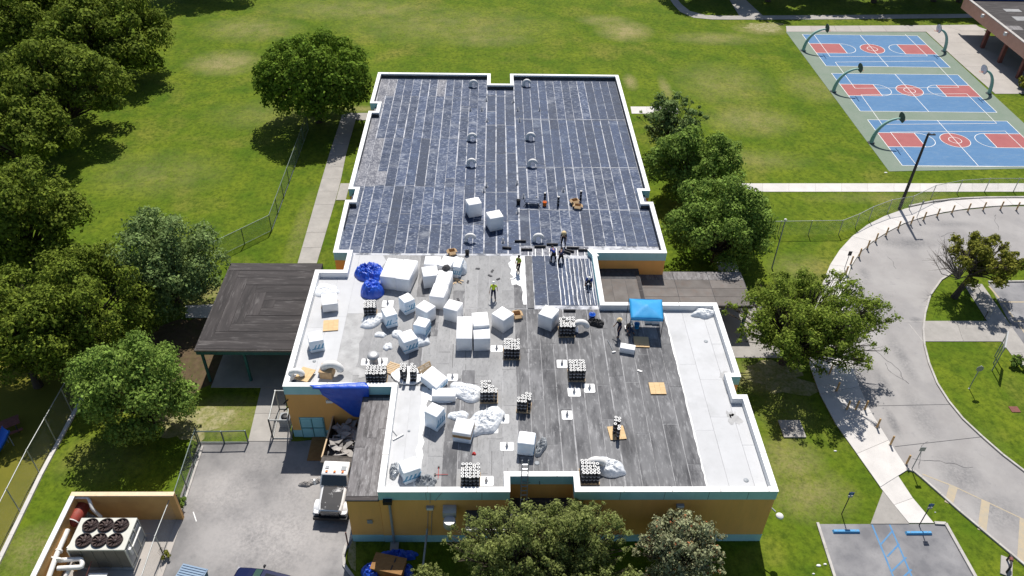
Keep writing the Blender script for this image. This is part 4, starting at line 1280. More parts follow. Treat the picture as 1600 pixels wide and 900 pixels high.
# ------------------------------------------------------------------ fences
def fence(name, label, pts, h, link, metal, step=3.0, r=.035, mid=True, post_r=.045, cat='fence', rail_bottom=False, group=None):
    q = [P(u, v).xy for u, v in pts]
    root = thing(name, label, cat, (q[0].x, q[0].y, 0), local=False, group=group)
    link_mb = MB(); rail = MB()
    for a, b in zip(q, q[1:]):
        link_mb.add([(*a, .05), (*b, .05), (*b, h), (*a, h)], [(0, 1, 2, 3)])
        MB().cyl((*a, h), (*b, h), r, n=6).build('rail', metal, root)
        if rail_bottom:
            MB().cyl((*a, .1), (*b, .1), r * .8, n=6).build('rail', metal, root)
        L = (b - a).length
        k = max(1, round(L / step))
        for i in range(k):
            p = a.lerp(b, i / k)
            MB().cyl((*p, 0), (*p, h + .05), post_r, n=6).build('post', metal, root)
    p = q[-1]
    MB().cyl((*p, 0), (*p, h + .05), post_r, n=6).build('post', metal, root)
    link_mb.build('chain_link', link, root)
    return root


fence('chain_link_fence', 'green chain link fence crossing the lawn left of the long walk', [(482, 203), (425, 361), (338, 404)], 1.9, 'link_green', 'fence_metal', 3.2, rail_bottom=True)
fence('chain_link_fence', 'tall chain link fence on a white kerb along the olive turf at lower left', [(136, 602), (62, 740), (0, 868), (-25, 920)], 2.6, 'link_pale', 'fence_pale', 3.2)
kerb('kerb', [(138, 606), (64, 744), (2, 872), (-25, 925)], width=.28, h=.16, m='concrete')
fence('chain_link_fence', 'dark meshed fence along the left side of the service yard', [(314, 696), (281, 800)], 1.9, 'link_dark', 'fence_metal', 2.2, rail_bottom=True)
kerb('kerb', [(317, 698), (283, 802)], width=.15, h=.1)
fence('gate', 'two leaf steel frame gate across the grass at the top of the service yard', [(310, 693), (351, 693), (388, 692)], 1.35, 'link_pale', 'fence_metal', 1.7, r=.05, post_r=.06, rail_bottom=True, cat='gate')
fence('gate', 'upright steel frame cage gate beside the teal double door', [(427, 686), (456, 686), (459, 640), (437, 640), (427, 686)], 2.1, 'link_pale', 'fence_pale', 2.4, r=.05, post_r=.06, rail_bottom=True, cat='gate')
fence('chain_link_fence', 'low pale chain link fence curving round the outside of the road loop', [(1190, 368), (1215, 368), (1310, 366.5), (1336, 356), (1357, 345), (1386, 334), (1420, 328), (1454, 311), (1495, 303), (1538, 300), (1583, 300), (1680, 301)], 1.75, 'link_pale', 'fence_pale', 3.4, r=.03)
fence('chain_link_fence', 'thin chain link fence across the corner of the grass island by the car park', [(1507, 443), (1543, 500)], 1.2, 'link_pale', 'fence_pale', 3, r=.025, post_r=.03)
fence('chain_link_fence', 'wire fence before the plant enclosure along the yard edge', [(281, 802), (256, 868), (236, 930)], 2.2, 'link_pale', 'fence_pale', 2.4, r=.035)


# ------------------------------------------------------------------ posts, poles, signs
def bollard_at(u, v, first=[None]):
    p = P(u, v, .1)
    if first[0] is None:
        o = thing('bollard', 'tan round bollard on the pale pavement beside the road loop', 'bollard', p, group='tan bollards along the drop-off road')
        MB().lathe([(.075, 0), (.075, .95), (.06, .985), (.001, 1.0)], (0, 0, 0), 10).build('post', 'bollard', o)
        MB().lathe([(.13, 0), (.13, .025), (.078, .03)], (0, 0, 0), 10).build('base_plate', 'kerb', o)
        first[0] = o
    else:
        o = copy_tree(first[0])
        o.location = p
    return o


bp_ = [(1312, 439), (1321, 429), (1329, 413), (1342, 401), (1355, 388), (1368, 377), (1384, 368), (1403, 358), (1423, 350.5), (1443, 343.5), (1464, 338), (1487, 333), (1512, 330), (1536, 328), (1563, 327), (1588, 328),
       (1296, 584), (1307, 611), (1323, 640), (1337, 640), (1351, 640), (1370, 668), (1391, 695), (1416, 725)]
names = ['under the tips of the spreading tree, first of the row', 'beside the grey sign at the bend', 'third after the grey sign', 'where the pavement is widest', 'fifth from the spreading tree', 'sixth from the spreading tree', 'just left of the dark utility pole', 'at the shadow of the dark utility pole',
         'next right of the pole shadow', 'second right of the pole shadow', 'third right of the pole shadow', 'fourth right of the pole shadow', 'above the half bare tree', 'above the right side of the half bare tree', 'second from the right edge', 'nearest the right edge',
         'against the low branch of the spreading tree', 'alone at the top of the tree shade', 'left of three in a row in the tree shade', 'middle of three in a row in the tree shade', 'right of three in a row, at the road edge', 'first in the sun below the tree shade', 'second in the sun below the tree shade', 'last one, beside the thin sign post']
for (u, v), s in zip(bp_, names):
    o = bollard_at(u, v)
    o['label'] = 'tan bollard on the pavement ' + s


def pole(name, label, u, v, h, r, m, cat, top=None):
    p = P(u, v)
    o = thing(name, label, cat, p)
    MB().tube([(0, 0, 0), (0, 0, h * .5), (0, 0, h)], [r, r * .85, r * .65], 10).build('shaft', m, o)
    return o


o = pole('utility_pole', 'tall dark wooden pole with a small cross arm by the road bend', 1405, 327, 9.0, .17, 'pole_dark', 'pole')
MB().box(-.1, .75, -.06, .06, 8.85, 8.97).build('cross_arm', 'pole_dark', o)
MB().lathe([(.001, 9.2), (.06, 9.15), (.07, 9.0)], (0, 0, 0), 8).build('cap', 'grey_metal', o)
for k in (.15, .55):
    MB().lathe([(.05, 8.97), (.05, 9.05), (.02, 9.1)], (k, 0, 0), 8).build('insulator', 'grey_metal', o)
o = pole('lamp_pole', 'slim grey pole on the lawn left of the curving fence', 1206, 419, 5.6, .07, 'grey_metal', 'pole')
MB().lathe([(.001, 5.75), (.12, 5.7), (.14, 5.55), (.06, 5.5)], (0, 0, 0), 10).build('cap', 'duct_white', o)


def sign(label, u, v, h, w, hh, m, face='sign_grey', group=None, shape='rect', rz=0, mark=False):
    p = P(u, v)
    o = thing('sign', label, 'sign', p, rz, group=group)
    MB().cyl((0, 0, 0), (0, 0, h), .035, n=6).build('post', 'pole_dark' if m != 'grey_metal' else m, o)
    b = MB()
    if shape == 'oct':
        b.add([(.5 * w * math.cos(k * .785 + .39), -.05, h - hh * .5 + .5 * hh * math.sin(k * .785 + .39)) for k in range(8)] + [(.5 * w * math.cos(k * .785 + .39), -.03, h - hh * .5 + .5 * hh * math.sin(k * .785 + .39)) for k in range(8)],
              [list(range(8)), list(range(8, 16))[::-1]] + [[k, 8 + k, 8 + (k + 1) % 8, (k + 1) % 8] for k in range(8)])
    else:
        b.box(-w / 2, w / 2, -.06, -.038, h - hh, h)
    b.build('plate', face, o)
    if mark:
        MB().box(-w * .25, w * .25, -.066, -.06, h - hh * .8, h - hh * .35).build('symbol', 'duct_white', o)
    return o


sign('parking sign with blue top plate behind the left blue wheel stop', 1315, 803, 2.5, .36, .3, 'd', 'sign_blue')
sign('parking sign with blue top plate behind the right blue wheel stop', 1436, 821, 2.5, .36, .3, 'd', 'sign_blue')
for u, v in ((1315, 803), (1436, 821)):
    p = P(u, v)
for s_ in [x for x in SC.objects if x.name.startswith('sign') and x.get('label', '').startswith('parking')]:
    MB().box(-.16, .16, -.06, -.038, 1.95, 2.15).build('lower_plate', 'sign_grey', s_)
    MB().box(-.09, .09, -.064, -.0605, 2.25, 2.45).build('symbol', 'line_blue', s_)
sign('grey sign plate on a thin post at the end of the pavement by the road', 1424, 734, 2.6, .42, .42, 'grey_metal', 'sign_grey')
sign('small grey sign on a post among the first bollards of the road bend', 1319, 421, 2.2, .34, .5, 'grey_metal', 'pole_dark')
sign('octagonal sign seen from behind on the lower grass island, white foot', 1514, 607, 2.6, .62, .62, 'grey_metal', 'sign_grey', shape='oct')
sign('thin post sign by the road, right of the utility pole shadow', 1432, 341, 2.2, .2, .5, 'grey_metal', 'sign_grey')
sign('small grey marker post on the lawn between the walk and the right car park', 1537, 500, 1.5, .1, .4, 'd', 'sign_grey')
# bicycle rack on the lower island, broad board above
p = P(1552, 568)
o = thing('notice_board', 'long grey board on posts over the grass beside the right car park', 'notice board', p, R(58))
MB().box(-1.15, 1.15, -.05, .05, 2.35, 2.8).build('board', 'sign_grey', o)
for x in (-1.0, -.0, 1.0):
    MB().cyl((x, 0, 0), (x, 0, 2.4), .045, n=6).build('post', 'grey_metal', o)


def stop(label, u, v, L):
    p = P(u, v, .014)
    o = thing('wheel_stop', label, 'wheel stop', p)
    b = MB()
    b.add([(-L / 2, -.14, 0), (L / 2, -.14, 0), (L / 2, .14, 0), (-L / 2, .14, 0), (-L / 2 + .06, -.08, .16), (L / 2 - .06, -.08, .16), (L / 2 - .06, .08, .16), (-L / 2 + .06, .08, .16)],
          [(0, 3, 2, 1), (4, 5, 6, 7), (0, 1, 5, 4), (1, 2, 6, 5), (2, 3, 7, 6), (3, 0, 4, 7)])
    b.build('block', 'stop_blue', o)
    for x in (-L * .33, L * .33):
        MB().lathe([(.035, .16), (.035, .172), (.001, .175)], (x, 0, 0), 8).build('bolt', 'steel', o)


stop('blue concrete wheel stop left of the hatched aisle', 1322, 831, 1.85)
stop('blue concrete wheel stop right of the hatched aisle', 1435, 833.5, 1.8)

# small things on the grass
p = P(1237, 671)
o = thing('junction_box', 'low grey concrete chamber cover in the tree shade on the lawn', 'utility cover', p)
MB().box(-.85, .85, -.85, .85, 0, .12).build('slab', 'concrete_old', o)
MB().prism([(.28 * math.cos(t * .524), .28 * math.sin(t * .524)) for t in range(12)], .12, .16).build('lid', 'debris', o)
for lab, u, v, a in (('white plastic scrap on the lawn left of the wheel stops', 1279, 884, .3), ('white scrap leaf like on the grass below the parking lot edge', 1289, 882, .22), ('pale paper scrap on the lawn by the flood lamp', 1305, 705, .22),
                     ('small white ball on the grass beside the right parking sign', 1461, 801, .12), ('small white marker disc on the lower island', 1514, 607.5, .16), ('tiny white scrap at the bottom edge of the lawn', 1271, 897, .18),
                     ('pale flat stone on the lawn at the corner of the blue court', 1384, 270, .35)):
    p = P(u, v)
    a *= .55
    q = MB().lathe([(a, .012), (a * .9, .05), (a * .5, .075), (.001, .08)], (0, 0, 0), 9)
    o = q.build('ground_marker' if 'marker' in lab or 'stone' in lab else 'litter', 'duct_white', loc=p)
    o.scale = (1, .6, 1)
    tag(o, lab, 'stone' if 'stone' in lab else 'litter')
p = P(1585, 640)
o = tag(MB().box(-.35, .35, -.3, .3, 0, .05).build('drain_cover', 'red_brown', loc=p), 'brown drain cover set in the grass of the lower island', 'drain cover')
p = P(1572, 886)
o = thing('backflow_valve', 'bent dark pipe on a small concrete pad at the bottom right corner', 'valve', p, R(-28))
MB().box(-.35, .35, -.75, .75, 0, .1).build('pad', 'concrete_old', o)
MB().tube([(0, .5, .1), (0, .5, .75), (0, .3, .85), (0, -.3, .85), (0, -.5, .75), (0, -.5, .1)], .07, 8).build('pipe', 'pole_dark', o)
MB().cyl((0, -.1, .85), (0, .15, .85), .12, n=10).build('valve', 'red_brown', o)


# ------------------------------------------------------------------ hoops
def hoop(label, u, v, s, reach, face):
    p = P(u, v, .03)
    o = thing('basketball_hoop', label, 'basketball hoop', p, group='arched basketball hoops')
    pts = []
    for t in np.linspace(0, 1, 12):
        a = t * math.pi / 2 * .97
        pts.append((s * reach * (1 - math.cos(a)) ** 1.0, 0, 3.25 * math.sin(a) ** .85 if t > 0 else 0))
    MB().tube(pts, list(np.linspace(.25, .11, 12)), 12).build('arched_post', 'hoop_teal', o)
    MB().lathe([(.42, 0), (.42, .04), (.27, .05)], (0, 0, 0), 14).build('base_plate', 'felt_edge', o)
    x = s * (reach + .05)
    prof = [(-.45, -.42), (.45, -.42), (.72, -.1), (.78, .2), (.6, .5), (.25, .66), (-.25, .66), (-.6, .5), (-.78, .2), (-.72, -.1)]
    n = len(prof)
    b = MB().add([(x, y, 3.3 + z) for y, z in prof] + [(x + s * .05, y, 3.3 + z) for y, z in prof], [list(range(n)), list(range(n, 2 * n))[::-1]] + [[k, n + k, n + (k + 1) % n, (k + 1) % n] for k in range(n)])
    b.build('backboard', 'hoop_back_shade', o)
    b = MB().add([(x + s * .056, y * .95, 3.3 + z * .95) for y, z in prof] + [(x + s * .062, y * .95, 3.3 + z * .95) for y, z in prof], [list(range(n)), list(range(n, 2 * n))[::-1]] + [[k, n + k, n + (k + 1) % n, (k + 1) % n] for k in range(n)])
    b.build('backboard_face', 'duct_white', o)
    q = [(x + s * (.33 + .23 * math.cos(t)), .23 * math.sin(t), 3.05) for t in np.linspace(0, 2 * math.pi, 15)]
    b = MB().tube(q, .018, 5)
    b.tube([(x + s * .05, 0, 3.05), (x + s * .12, 0, 3.05)], .03, 5)
    b.build('rim', 'orange', o)


M['hoop_teal'] = mat('hoop teal paint', (.27, .47, .41), (.23, .42, .37), scale=2, rough=.55)
M['hoop_back_shade'] = mat('shaded board back', (.05, .09, .09), rough=.6)  # dark green board back, with its shade put into the colour
hoop('teal arched hoop at the left end of the farthest court', 1255, 79, 1, 2.6, 'b')
hoop('teal arched hoop at the left end of the middle court', 1302, 143, 1, 2.6, 'b')
hoop('teal arched hoop at the left end of the nearest court', 1361, 223, 1, 2.6, 'b')
hoop('teal arched hoop with white board at the right end of the farthest court', 1475, 80, -1, 1.9, 'w')
hoop('teal arched hoop with white board at the right end of the middle court', 1545, 146, -1, 1.9, 'w')

# ------------------------------------------------------------------ pavilion at the upper right
a, b = P(1508, 2, 4.5), P(1604, 78, 4.5)
pv = thing('pavilion', 'salmon brick fronted flat roof building cut by the top right corner', 'building', (a.x, b.y, 0), local=False)
X0 = a.x
Y0, Y1 = b.y - 8, a.y + .5
MB().box(X0, X0 + .3, Y0, Y1, 3.3, 5.0).build('fascia_wall', 'brick_pink', pv)
MB().box(X0 - .05, X0 + .38, Y0, Y1, 5.0, 5.08).build('coping', 'kerb', pv)
rf_ = MB().box(X0 + .3, X0 + 22, Y0, Y1, 4.3, 4.6).build('roof', 'felt_brown', pv)
for i in range(7):
    for j in range(3):
        if rnd.random() < .45:
            x_ = X0 + .7 + j * 3.2 + rnd.uniform(0, .7); y_ = Y0 + .4 + i * 3.6
            piece('roof_sheet', rnd.choice(['felt_low', 'felt_pale']), rf_, x_, x_ + 2.4, y_, y_ + rnd.uniform(1, 2.6), 4.6, .02)
MB().box(X0 + .5, X0 + 22, Y1 - .35, Y1, 4.6, 5.1).build('parapet', 'sign_blue', pv)
for y in np.arange(Y1 - 7.5, Y0, -5.3):
    MB().box(X0 + .8, X0 + 1.3, y - .25, y + .25, 0, 4.3).build('pillar', 'red_brown', pv)
for u, v in ((1535, 24), (1567, 52)):
    p = P(u, v, 4.6)
    MB().box(X0 - .35, X0 - .02, p.y - .2, p.y + .2, 4.3, 4.75).build('flood_lamp', 'duct_white', pv)
struct('path', MB().sheet([(X0 + .2, Y0), (X0 + 20, Y0), (X0 + 20, Y1 - 3), (X0 + .2, Y1 - 3)], .02), 'concrete_court')

# table and play piece on the turf
p = P(8, 664, .7)
o = thing('picnic_table', 'red brown picnic table at the left edge on the olive turf', 'table', (p.x, p.y, 0), R(35))
for k in range(5):
    MB().box(-.95, .95, -.42 + k * .17, -.42 + k * .17 + .155, .7, .74).build('table_board', 'red_brown', o)
for s in (-1, 1):
    MB().box(-.95, .95, s * .78 - .13, s * .78 + .13, .40, .44).build('bench_board', 'red_brown', o)
    MB().tube([(s * .6, -.8, .4), (s * .6, -.3, .68), (s * .6, .3, .68), (s * .6, .8, .4)], .035, 6).build('frame', 'pole_dark', o)
    for t in (-.5, .5):
        MB().cyl((s * .6, t * 1.2, 0), (s * .6, t * .6, .7), .035, n=6).build('leg', 'pole_dark', o)
p = P(-4, 700, .5)
o = thing('play_slide', 'bright blue plastic slide end at the left edge on the turf', 'slide', (p.x, p.y, 0), R(-30))
b = MB()
pr_ = [(-.4, .28), (-.34, .02), (.34, .02), (.4, .28)]
n = 8
vs = []
for i in range(n):
    t = i / (n - 1)
    y = -1.1 + 2.2 * t
    z = .15 + 1.2 * t * t
    vs += [(x, y, z + zz) for x, zz in pr_] + [(x, y, z + zz - .07) for x, zz in pr_]
fs = []
for i in range(n - 1):
    o0, o1 = i * 8, (i + 1) * 8
    for k in range(3):
        fs += [[o0 + k, o0 + k + 1, o1 + k + 1, o1 + k], [o0 + 4 + k, o1 + 4 + k, o1 + 5 + k, o0 + 5 + k]]
    fs += [[o0, o1, o1 + 4, o0 + 4], [o0 + 3, o0 + 7, o1 + 7, o1 + 3]]
b.add(vs, fs, 0, True).build('chute', 'blue_bright', o)
for s in (-.3, .3):
    MB().cyl((s, .9, 0), (s, .9, 1.1), .04, n=6).build('leg', 'grey_metal', o)
# ------------------------------------------------------------------ goods on the roof
RZ = DECK + .022


def RP(u, v, h=0.0):
    return P(u, v, RZ + h)


def bars(o, w, d, h, faces='f', n=4, m='print', sl=.55):
    """printed slanted marks on the sides of a bundle"""
    for fc in faces:
        for i in range(n):
            W = w if fc in 'f' else d
            x = -W / 2 + W * (i + .5) / n
            L = W * .30
            t = W * .055
            b = MB()
            z0, z1 = h * .34, h * .74
            q = [(x - L * .5 * sl - t, z0), (x - L * .5 * sl + t, z0), (x + L * .5 * sl + t, z1), (x + L * .5 * sl - t, z1)]
            if i % 2:
                q += []
            e = .012
            if fc == 'f':
                b.add([(a, -d / 2 - e, c_) for a, c_ in q] + [(a, -d / 2 + .02, c_) for a, c_ in q], [(0, 1, 2, 3), (4, 7, 6, 5), (0, 4, 5, 1), (1, 5, 6, 2), (2, 6, 7, 3), (3, 7, 4, 0)])
                b.box(q[0][0] - t, q[0][0] + t * 3.2, -d / 2 - e * 1.3, -d / 2 + .02, z0 - .02, z0 + .07)
            else:
                s = 1 if fc == 'r' else -1
                X = s * w / 2
                b.add([(X + s * e, a * s, c_) for a, c_ in q] + [(X - s * .02, a * s, c_) for a, c_ in q], [(0, 1, 2, 3), (4, 7, 6, 5), (0, 4, 5, 1), (1, 5, 6, 2), (2, 6, 7, 3), (3, 7, 4, 0)])
            b.build('printed_mark', m, o)


def quad_frame(q, h):
    c = [RP(u, v, h) for u, v in q]
    ctr = sum(c, Vector()) / 4
    w = ((c[1] - c[0]).length + (c[2] - c[3]).length) / 2
    d = ((c[3] - c[0]).length + (c[2] - c[1]).length) / 2
    e = (c[1] - c[0]) + (c[2] - c[3])
    return ctr, w, d, math.atan2(e.y, e.x)


def foam(label, q, h, kind='plain', z0=0.0, marks='f', group='white foam insulation blocks on the roof', split=0):
    ctr, w, d, rz = quad_frame(q, h + z0)
    t = thing('foam_block' if kind == 'plain' else 'foam_bundle', label, 'insulation block' if kind == 'plain' else 'insulation bundle', (ctr.x, ctr.y, RZ + z0), rz, group=group)
    if kind == 'plain':
        n = 1
        for k in range(n):
            o = soft_box('foam_slab', w - .004 * k, d - .004 * k, h / n - .004, .012, ['foam'], t, seg=1)
            o.location = (0, 0, k * h / n)
    else:
        soft_box('wrapped_foam', w, d, h, .07, ['foam', 'wrap'], t, jit=.035, seed=ctr.x)
        bars(t, w, d, h * .9, marks)
    return t


foam('plain white foam block against the blue tarp heap, left of a touching pair', [(607, 403), (631, 405), (617, 434.5), (593, 431)], 1.3)
foam('plain white foam block right of the touching pair beside the blue tarp heap', [(631.5, 405), (652, 407), (640, 438), (617.5, 434.5)], 1.3)
foam('plain white foam block at the felt edge, rear one behind another single block', [(664, 400), (688, 401), (687, 414), (663, 413)], 1.25)
foam('plain white foam block standing alone just right of the touching pair', [(658, 417), (682.7, 415), (685, 429.5), (662, 432.7)], 1.25)
foam('rear half of the long white foam row carrying a dark rag', [(686.7, 422), (708, 424), (701, 444.6), (678, 442.6)], 1.25)
foam('front half of the long white foam row left of the lone worker', [(678, 443), (701, 445), (693, 465.7), (670.7, 462)], 1.25)
foam('white foam block at the felt edge, half under crumpled clear wrap', [(690, 399), (708, 402), (707, 418), (689, 415)], 1.2)
foam('blue printed bundle leaning wrap at the right end of the rear group by cardboard', [(709, 401), (721, 403), (723, 418), (710, 417)], 1.1, 'wrap', marks='fr')
foam('blue printed foam bundle set cornerwise below the touching pair', [(621, 463), (636.7, 457.7), (649.3, 465.7), (633, 474)], 1.3, 'wrap', marks='fr')
foam('plain white foam block behind two blue printed bundles in the middle of the cluster', [(647, 480), (661.7, 470), (681.7, 476.7), (668, 488)], 1.25)
foam('plain white foam block left of the group of three big blocks', [(692, 480), (702, 467.7), (723, 472), (714.5, 487)], 1.25)
foam('long white foam block, left one of the group of three', [(713, 494.5), (737, 494.5), (739.3, 529), (714, 529)], 1.25)
foam('white foam block at the back right of the group of three, slightly taller', [(737.6, 488.7), (762, 487), (764, 508), (739.4, 510)], 1.5)
foam('white foam block at the front right of the group of three', [(739.7, 512.5), (765, 512.5), (766, 528.5), (740, 530)], 1.25)
foam('white foam block turned cornerwise beside an open cardboard box, right of the group of three', [(767.7, 489.6), (785, 478.5), (803, 489.6), (787, 501.6)], 1.3)
foam('large white foam block turned cornerwise next to the rolls below the dark slope', [(841, 491.7), (852.5, 475), (874, 484.5), (862.5, 496.5)], 1.35)
foam('lone white foam block on the dark felt, left of two', [(727, 311), (747.5, 308), (752.5, 317), (733, 321)], 1.4)
foam('lone white foam block on the dark felt, right of two', [(760, 331), (781, 327.6), (786, 338), (765.5, 342.6)], 1.4)
foam('grey blue bundle with ring prints, torn wrap beside it, left in the cluster', [(596, 482), (611.7, 477.5), (621.7, 490), (601.7, 496)], 1.25, 'wrap', marks='f')
foam('blue printed foam bundle in front of the plain block in the middle of the cluster', [(644, 507), (654, 494), (672.4, 498.8), (665, 512.5)], 1.2, 'wrap', marks='fr')
foam('blue printed foam bundle, lowest of the cluster, left of the group of three', [(624.8, 521.7), (644, 511), (651.3, 530.8), (627.5, 535.4)], 1.2, 'wrap')
foam('blue printed foam bundle alone on the white membrane near the left parapet', [(480, 520), (502, 515), (505, 531), (482, 535)], 1.15, 'wrap')
foam('blue printed bundle set cornerwise near the left edge of the grey felt', [(662, 642.5), (675, 628), (696, 637), (682, 652)], 1.5, 'wrap', marks='fr')
foam('white topped bundle over brown boards beside a heap of clear wrap', [(707, 674), (714, 652), (742, 656), (735, 680)], .28, 'plain', z0=.72)
ctr, w_, d_, rz_ = quad_frame([(707, 674), (714, 652), (742, 656), (735, 680)], 1.0)
t = thing('board_stack', 'stack of brown boards and pale wrapped sheets under the white topped bundle', 'board stack', (ctr.x, ctr.y, RZ), rz_)
soft_box('wrapped_foam', w_ - .02, d_ - .02, .45, .03, ['wrap'], t, seg=1)
for k in range(3):
    MB().box(-w_ / 2, w_ / 2, -d_ / 2, d_ / 2, .46 + k * .085, .535 + k * .085).build('board', 'card' if k % 2 == 0 else 'osb', t)
foam('blue printed foam bundle on the front left white membrane corner', [(624, 720), (650, 712), (656, 731), (628, 742)], 1.15, 'wrap')
foam('blue printed foam bundle directly behind the ladder', [(808, 691), (812, 673), (837, 675), (835, 696)], 1.2, 'wrap')
foam('low white foam slab with grey front on a pale sheet near the left inner corner', [(673, 606), (712, 606), (712, 619), (677, 619)], .55)
foam('low oblong white foam piece lying left of the wooden pallet by the tent', [(970, 535), (993, 539.5), (992, 547), (969, 543.5)], .5)
t = foam('large tilted blue printed bundle resting on a leaning pallet near the inner corner', [(656, 585), (676, 570), (697.5, 588), (680, 602.5)], .75, 'wrap', z0=.12, marks='f')
t.rotation_euler = (R(10), R(-6), t.rotation_euler.z)
foam('pile of white sheets sagging on a pallet beside the left parapet', [(502, 460), (526, 457), (527, 474), (503, 477)], .75, 'plain', z0=.16)


# pallets and boards
def pallet(label, u, v, w=1.15, d=1.0, rz=0, z=0.0, tilt=None, cat='pallet', loc=None):
    p = loc or RP(u, v, .12)
    t = thing('pallet', label, cat, (p.x, p.y, RZ + z), rz)
    for x in (-w / 2 + .05, 0, w / 2 - .05):
        MB().box(x - .045, x + .045, -d / 2, d / 2, .018, .10).build('stringer', 'wood', t)
    n = 7
    for i in range(n):
        y = -d / 2 + d * (i + .5) / n
        place(unit_box('deck_board', 'wood'), 'deck_board', None, t, (0, y, .10), (w, d / n * rnd.uniform(.6, .72), .02))
    for y in (-d / 2 + .06, 0, d / 2 - .06):
        place(unit_box('deck_board', 'wood'), 'deck_board', None, t, (0, y, 0), (w, .1, .018))
    if tilt:
        t.rotation_euler = tilt
    return t


def ply(label, q, n=1, m='ply', z=0.0):
    ctr, w, d, rz = quad_frame(q, .05 + z)
    t = thing('plywood_sheet', label, 'plywood sheet', (ctr.x, ctr.y, RZ + z), rz)
    for k in range(3):
        MB().box(-w / 2 + w * k / 3 + .004, -w / 2 + w * (k + 1) / 3 - .004, -d / 2, d / 2, .05, .085 + .004 * (k % 2)).build('plank', m, t)
    for y in (-d * .35, d * .35):
        MB().box(-w / 2, w / 2, y - .05, y + .05, 0, .05).build('batten', 'wood', t)


ply('pale plywood square lying on the left white membrane', [(505, 501), (529, 499.5), (528.5, 516), (505, 518)])
ply('pale plywood square lying alone on the grey felt near the right membrane', [(1013, 598), (1037, 598), (1042, 616), (1017, 616)])
ply('wooden board half in the shade of the blue tent', [(990, 526), (1013, 527), (1015, 543), (991, 542)])
ply('plywood base under the few rolls standing on the right', [(947.5, 667), (973, 665.5), (979.5, 685.5), (955, 688)])
ply('curled plywood sheet by the left parapet corner', [(466, 573), (488, 578), (486, 598), (467, 592)], z=.2)
pallet('empty slatted pallet lying left of the round white slab', 616, 576, 1.3, 1.15, R(-24))
pallet('slatted pallet propped on edge against the tilted bundle', 664, 577, 1.2, .9, 0, .05, (R(58), R(8), R(48)))
pallet('pallet under the sagging white sheets by the left parapet', 515, 478, 1.2, 1.0, 0, loc=P(515, 474, RZ + .1))

# roofing rolls
ROLL = None


def make_roll():
    n = 14
    q = MB()
    ro, ri, h = .112, .045, 1.0
    ring = lambda r, z: [(r * math.cos(2 * math.pi * k / n), r * math.sin(2 * math.pi * k / n), z) for k in range(n)]
    prof = [(ro * .97, 0, 0), (ro, .02, 0), (ro, .30, 0), (ro, .36, 1), (ro, .62, 0), (ro, .68, 1), (ro, .97, 0), (ro * .97, h, 2), (ri, h, 2), (ri, h - .35, 0)]
    for (r0, z0, m0), (r1, z1, m1) in zip(prof, prof[1:]):
        q.add(ring(r0, z0) + ring(r1, z1), [[k, (k + 1) % n, n + (k + 1) % n, n + k] for k in range(n)], m1, r0 == r1)
    q.add(ring(ri, h - .35), [list(range(n))], 0)
    return q.build('roofing_roll', ['roll_side', 'roll_band', 'roll_end'])


ORDN = ['first', 'second', 'third', 'fourth', 'fifth', 'sixth']
ROWN = ['front', 'second', 'third', 'fourth', 'fifth']


def rolls(label, group, u, v, nx, ny, skip=(), rz=0, base='pallet', dz=.12, extra=()):
    """(u, v): front middle of the stack at its foot"""
    global ROLL
    p = P(u, v, RZ + dz)
    sp = .242
    c = Vector((p.x, p.y + ny * sp / 2, RZ + dz))
    k = 0
    for j in range(ny):
        for i in range(nx):
            if (i, j) in skip:
                continue
            x = (i - (nx - 1) / 2) * sp + rnd.uniform(-.012, .012)
            y = (j - (ny - 1) / 2) * sp + rnd.uniform(-.012, .012)
            if ROLL is None:
                ROLL = make_roll(); o = ROLL
            else:
                o = ROLL.copy(); C.objects.link(o)
            o.location = c + Vector((x * math.cos(rz) - y * math.sin(rz), x * math.sin(rz) + y * math.cos(rz), rnd.uniform(-.015, .025) - (.0 if rnd.random() < .95 else .1)))
            o.rotation_euler = (rnd.uniform(-.012, .012), rnd.uniform(-.012, .012), rnd.uniform(0, 6))
            tag(o, '%s black roll from left, %s row, %s' % (ORDN[i], ROWN[j], group), 'roofing roll', 'black roofing rolls, ' + group)
    if base == 'pallet':
        pallet('wooden pallet under the ' + group, 0, 0, nx * sp + .04, ny * sp + .04, rz, loc=c)
    return c


rolls('black roofing roll with white end in the dark block behind the ring printed bundle', 'block of rolls behind the ring printed bundle', 578, 496, 4, 4, rz=R(4))
rolls('black roofing roll with white end in the block at the inner corner by the roof fan', 'block of rolls in front of the roof fan', 588, 600, 6, 4)
rolls('black roofing roll with white end in the block right of the group of three foam blocks', 'block of rolls right of the group of three', 799.5, 561, 5, 5)
rolls('black roofing roll with white end in the block beside the large cornerwise foam block', 'block of rolls by the large cornerwise block', 886, 526, 5, 5)
rolls('black roofing roll with white end in the block between two white vent patches', 'block of rolls among the vent patches', 901.5, 595, 5, 5)
rolls('black roofing roll with white end in the broken block beside crumpled white sheeting', 'broken block of rolls by the white sheeting', 764, 629, 5, 5, skip=((3, 4), (4, 4), (4, 3), (3, 3), (4, 2)))
rolls('black roofing roll in the stepped cluster on the middle pallet', 'stepped cluster of rolls in the middle', 819, 644, 4, 4, skip=((0, 3), (1, 3), (0, 2), (3, 0)), rz=R(-8))
rolls('black roofing roll, one of the few left standing on the plywood base', 'few rolls left on a plywood base', 964, 687, 2, 5, skip=((0, 0), (0, 1), (1, 2)), rz=R(-8), base=None, dz=.09)
rolls('black roofing roll with white end in the front block left of the ladder', 'front block of rolls left of the ladder', 735, 762, 5, 5)
rolls('black roofing roll with white end in the front block right of the notch', 'front block of rolls right of the notch', 922, 756, 5, 5, skip=((2, 4), (3, 4), (4, 4)))
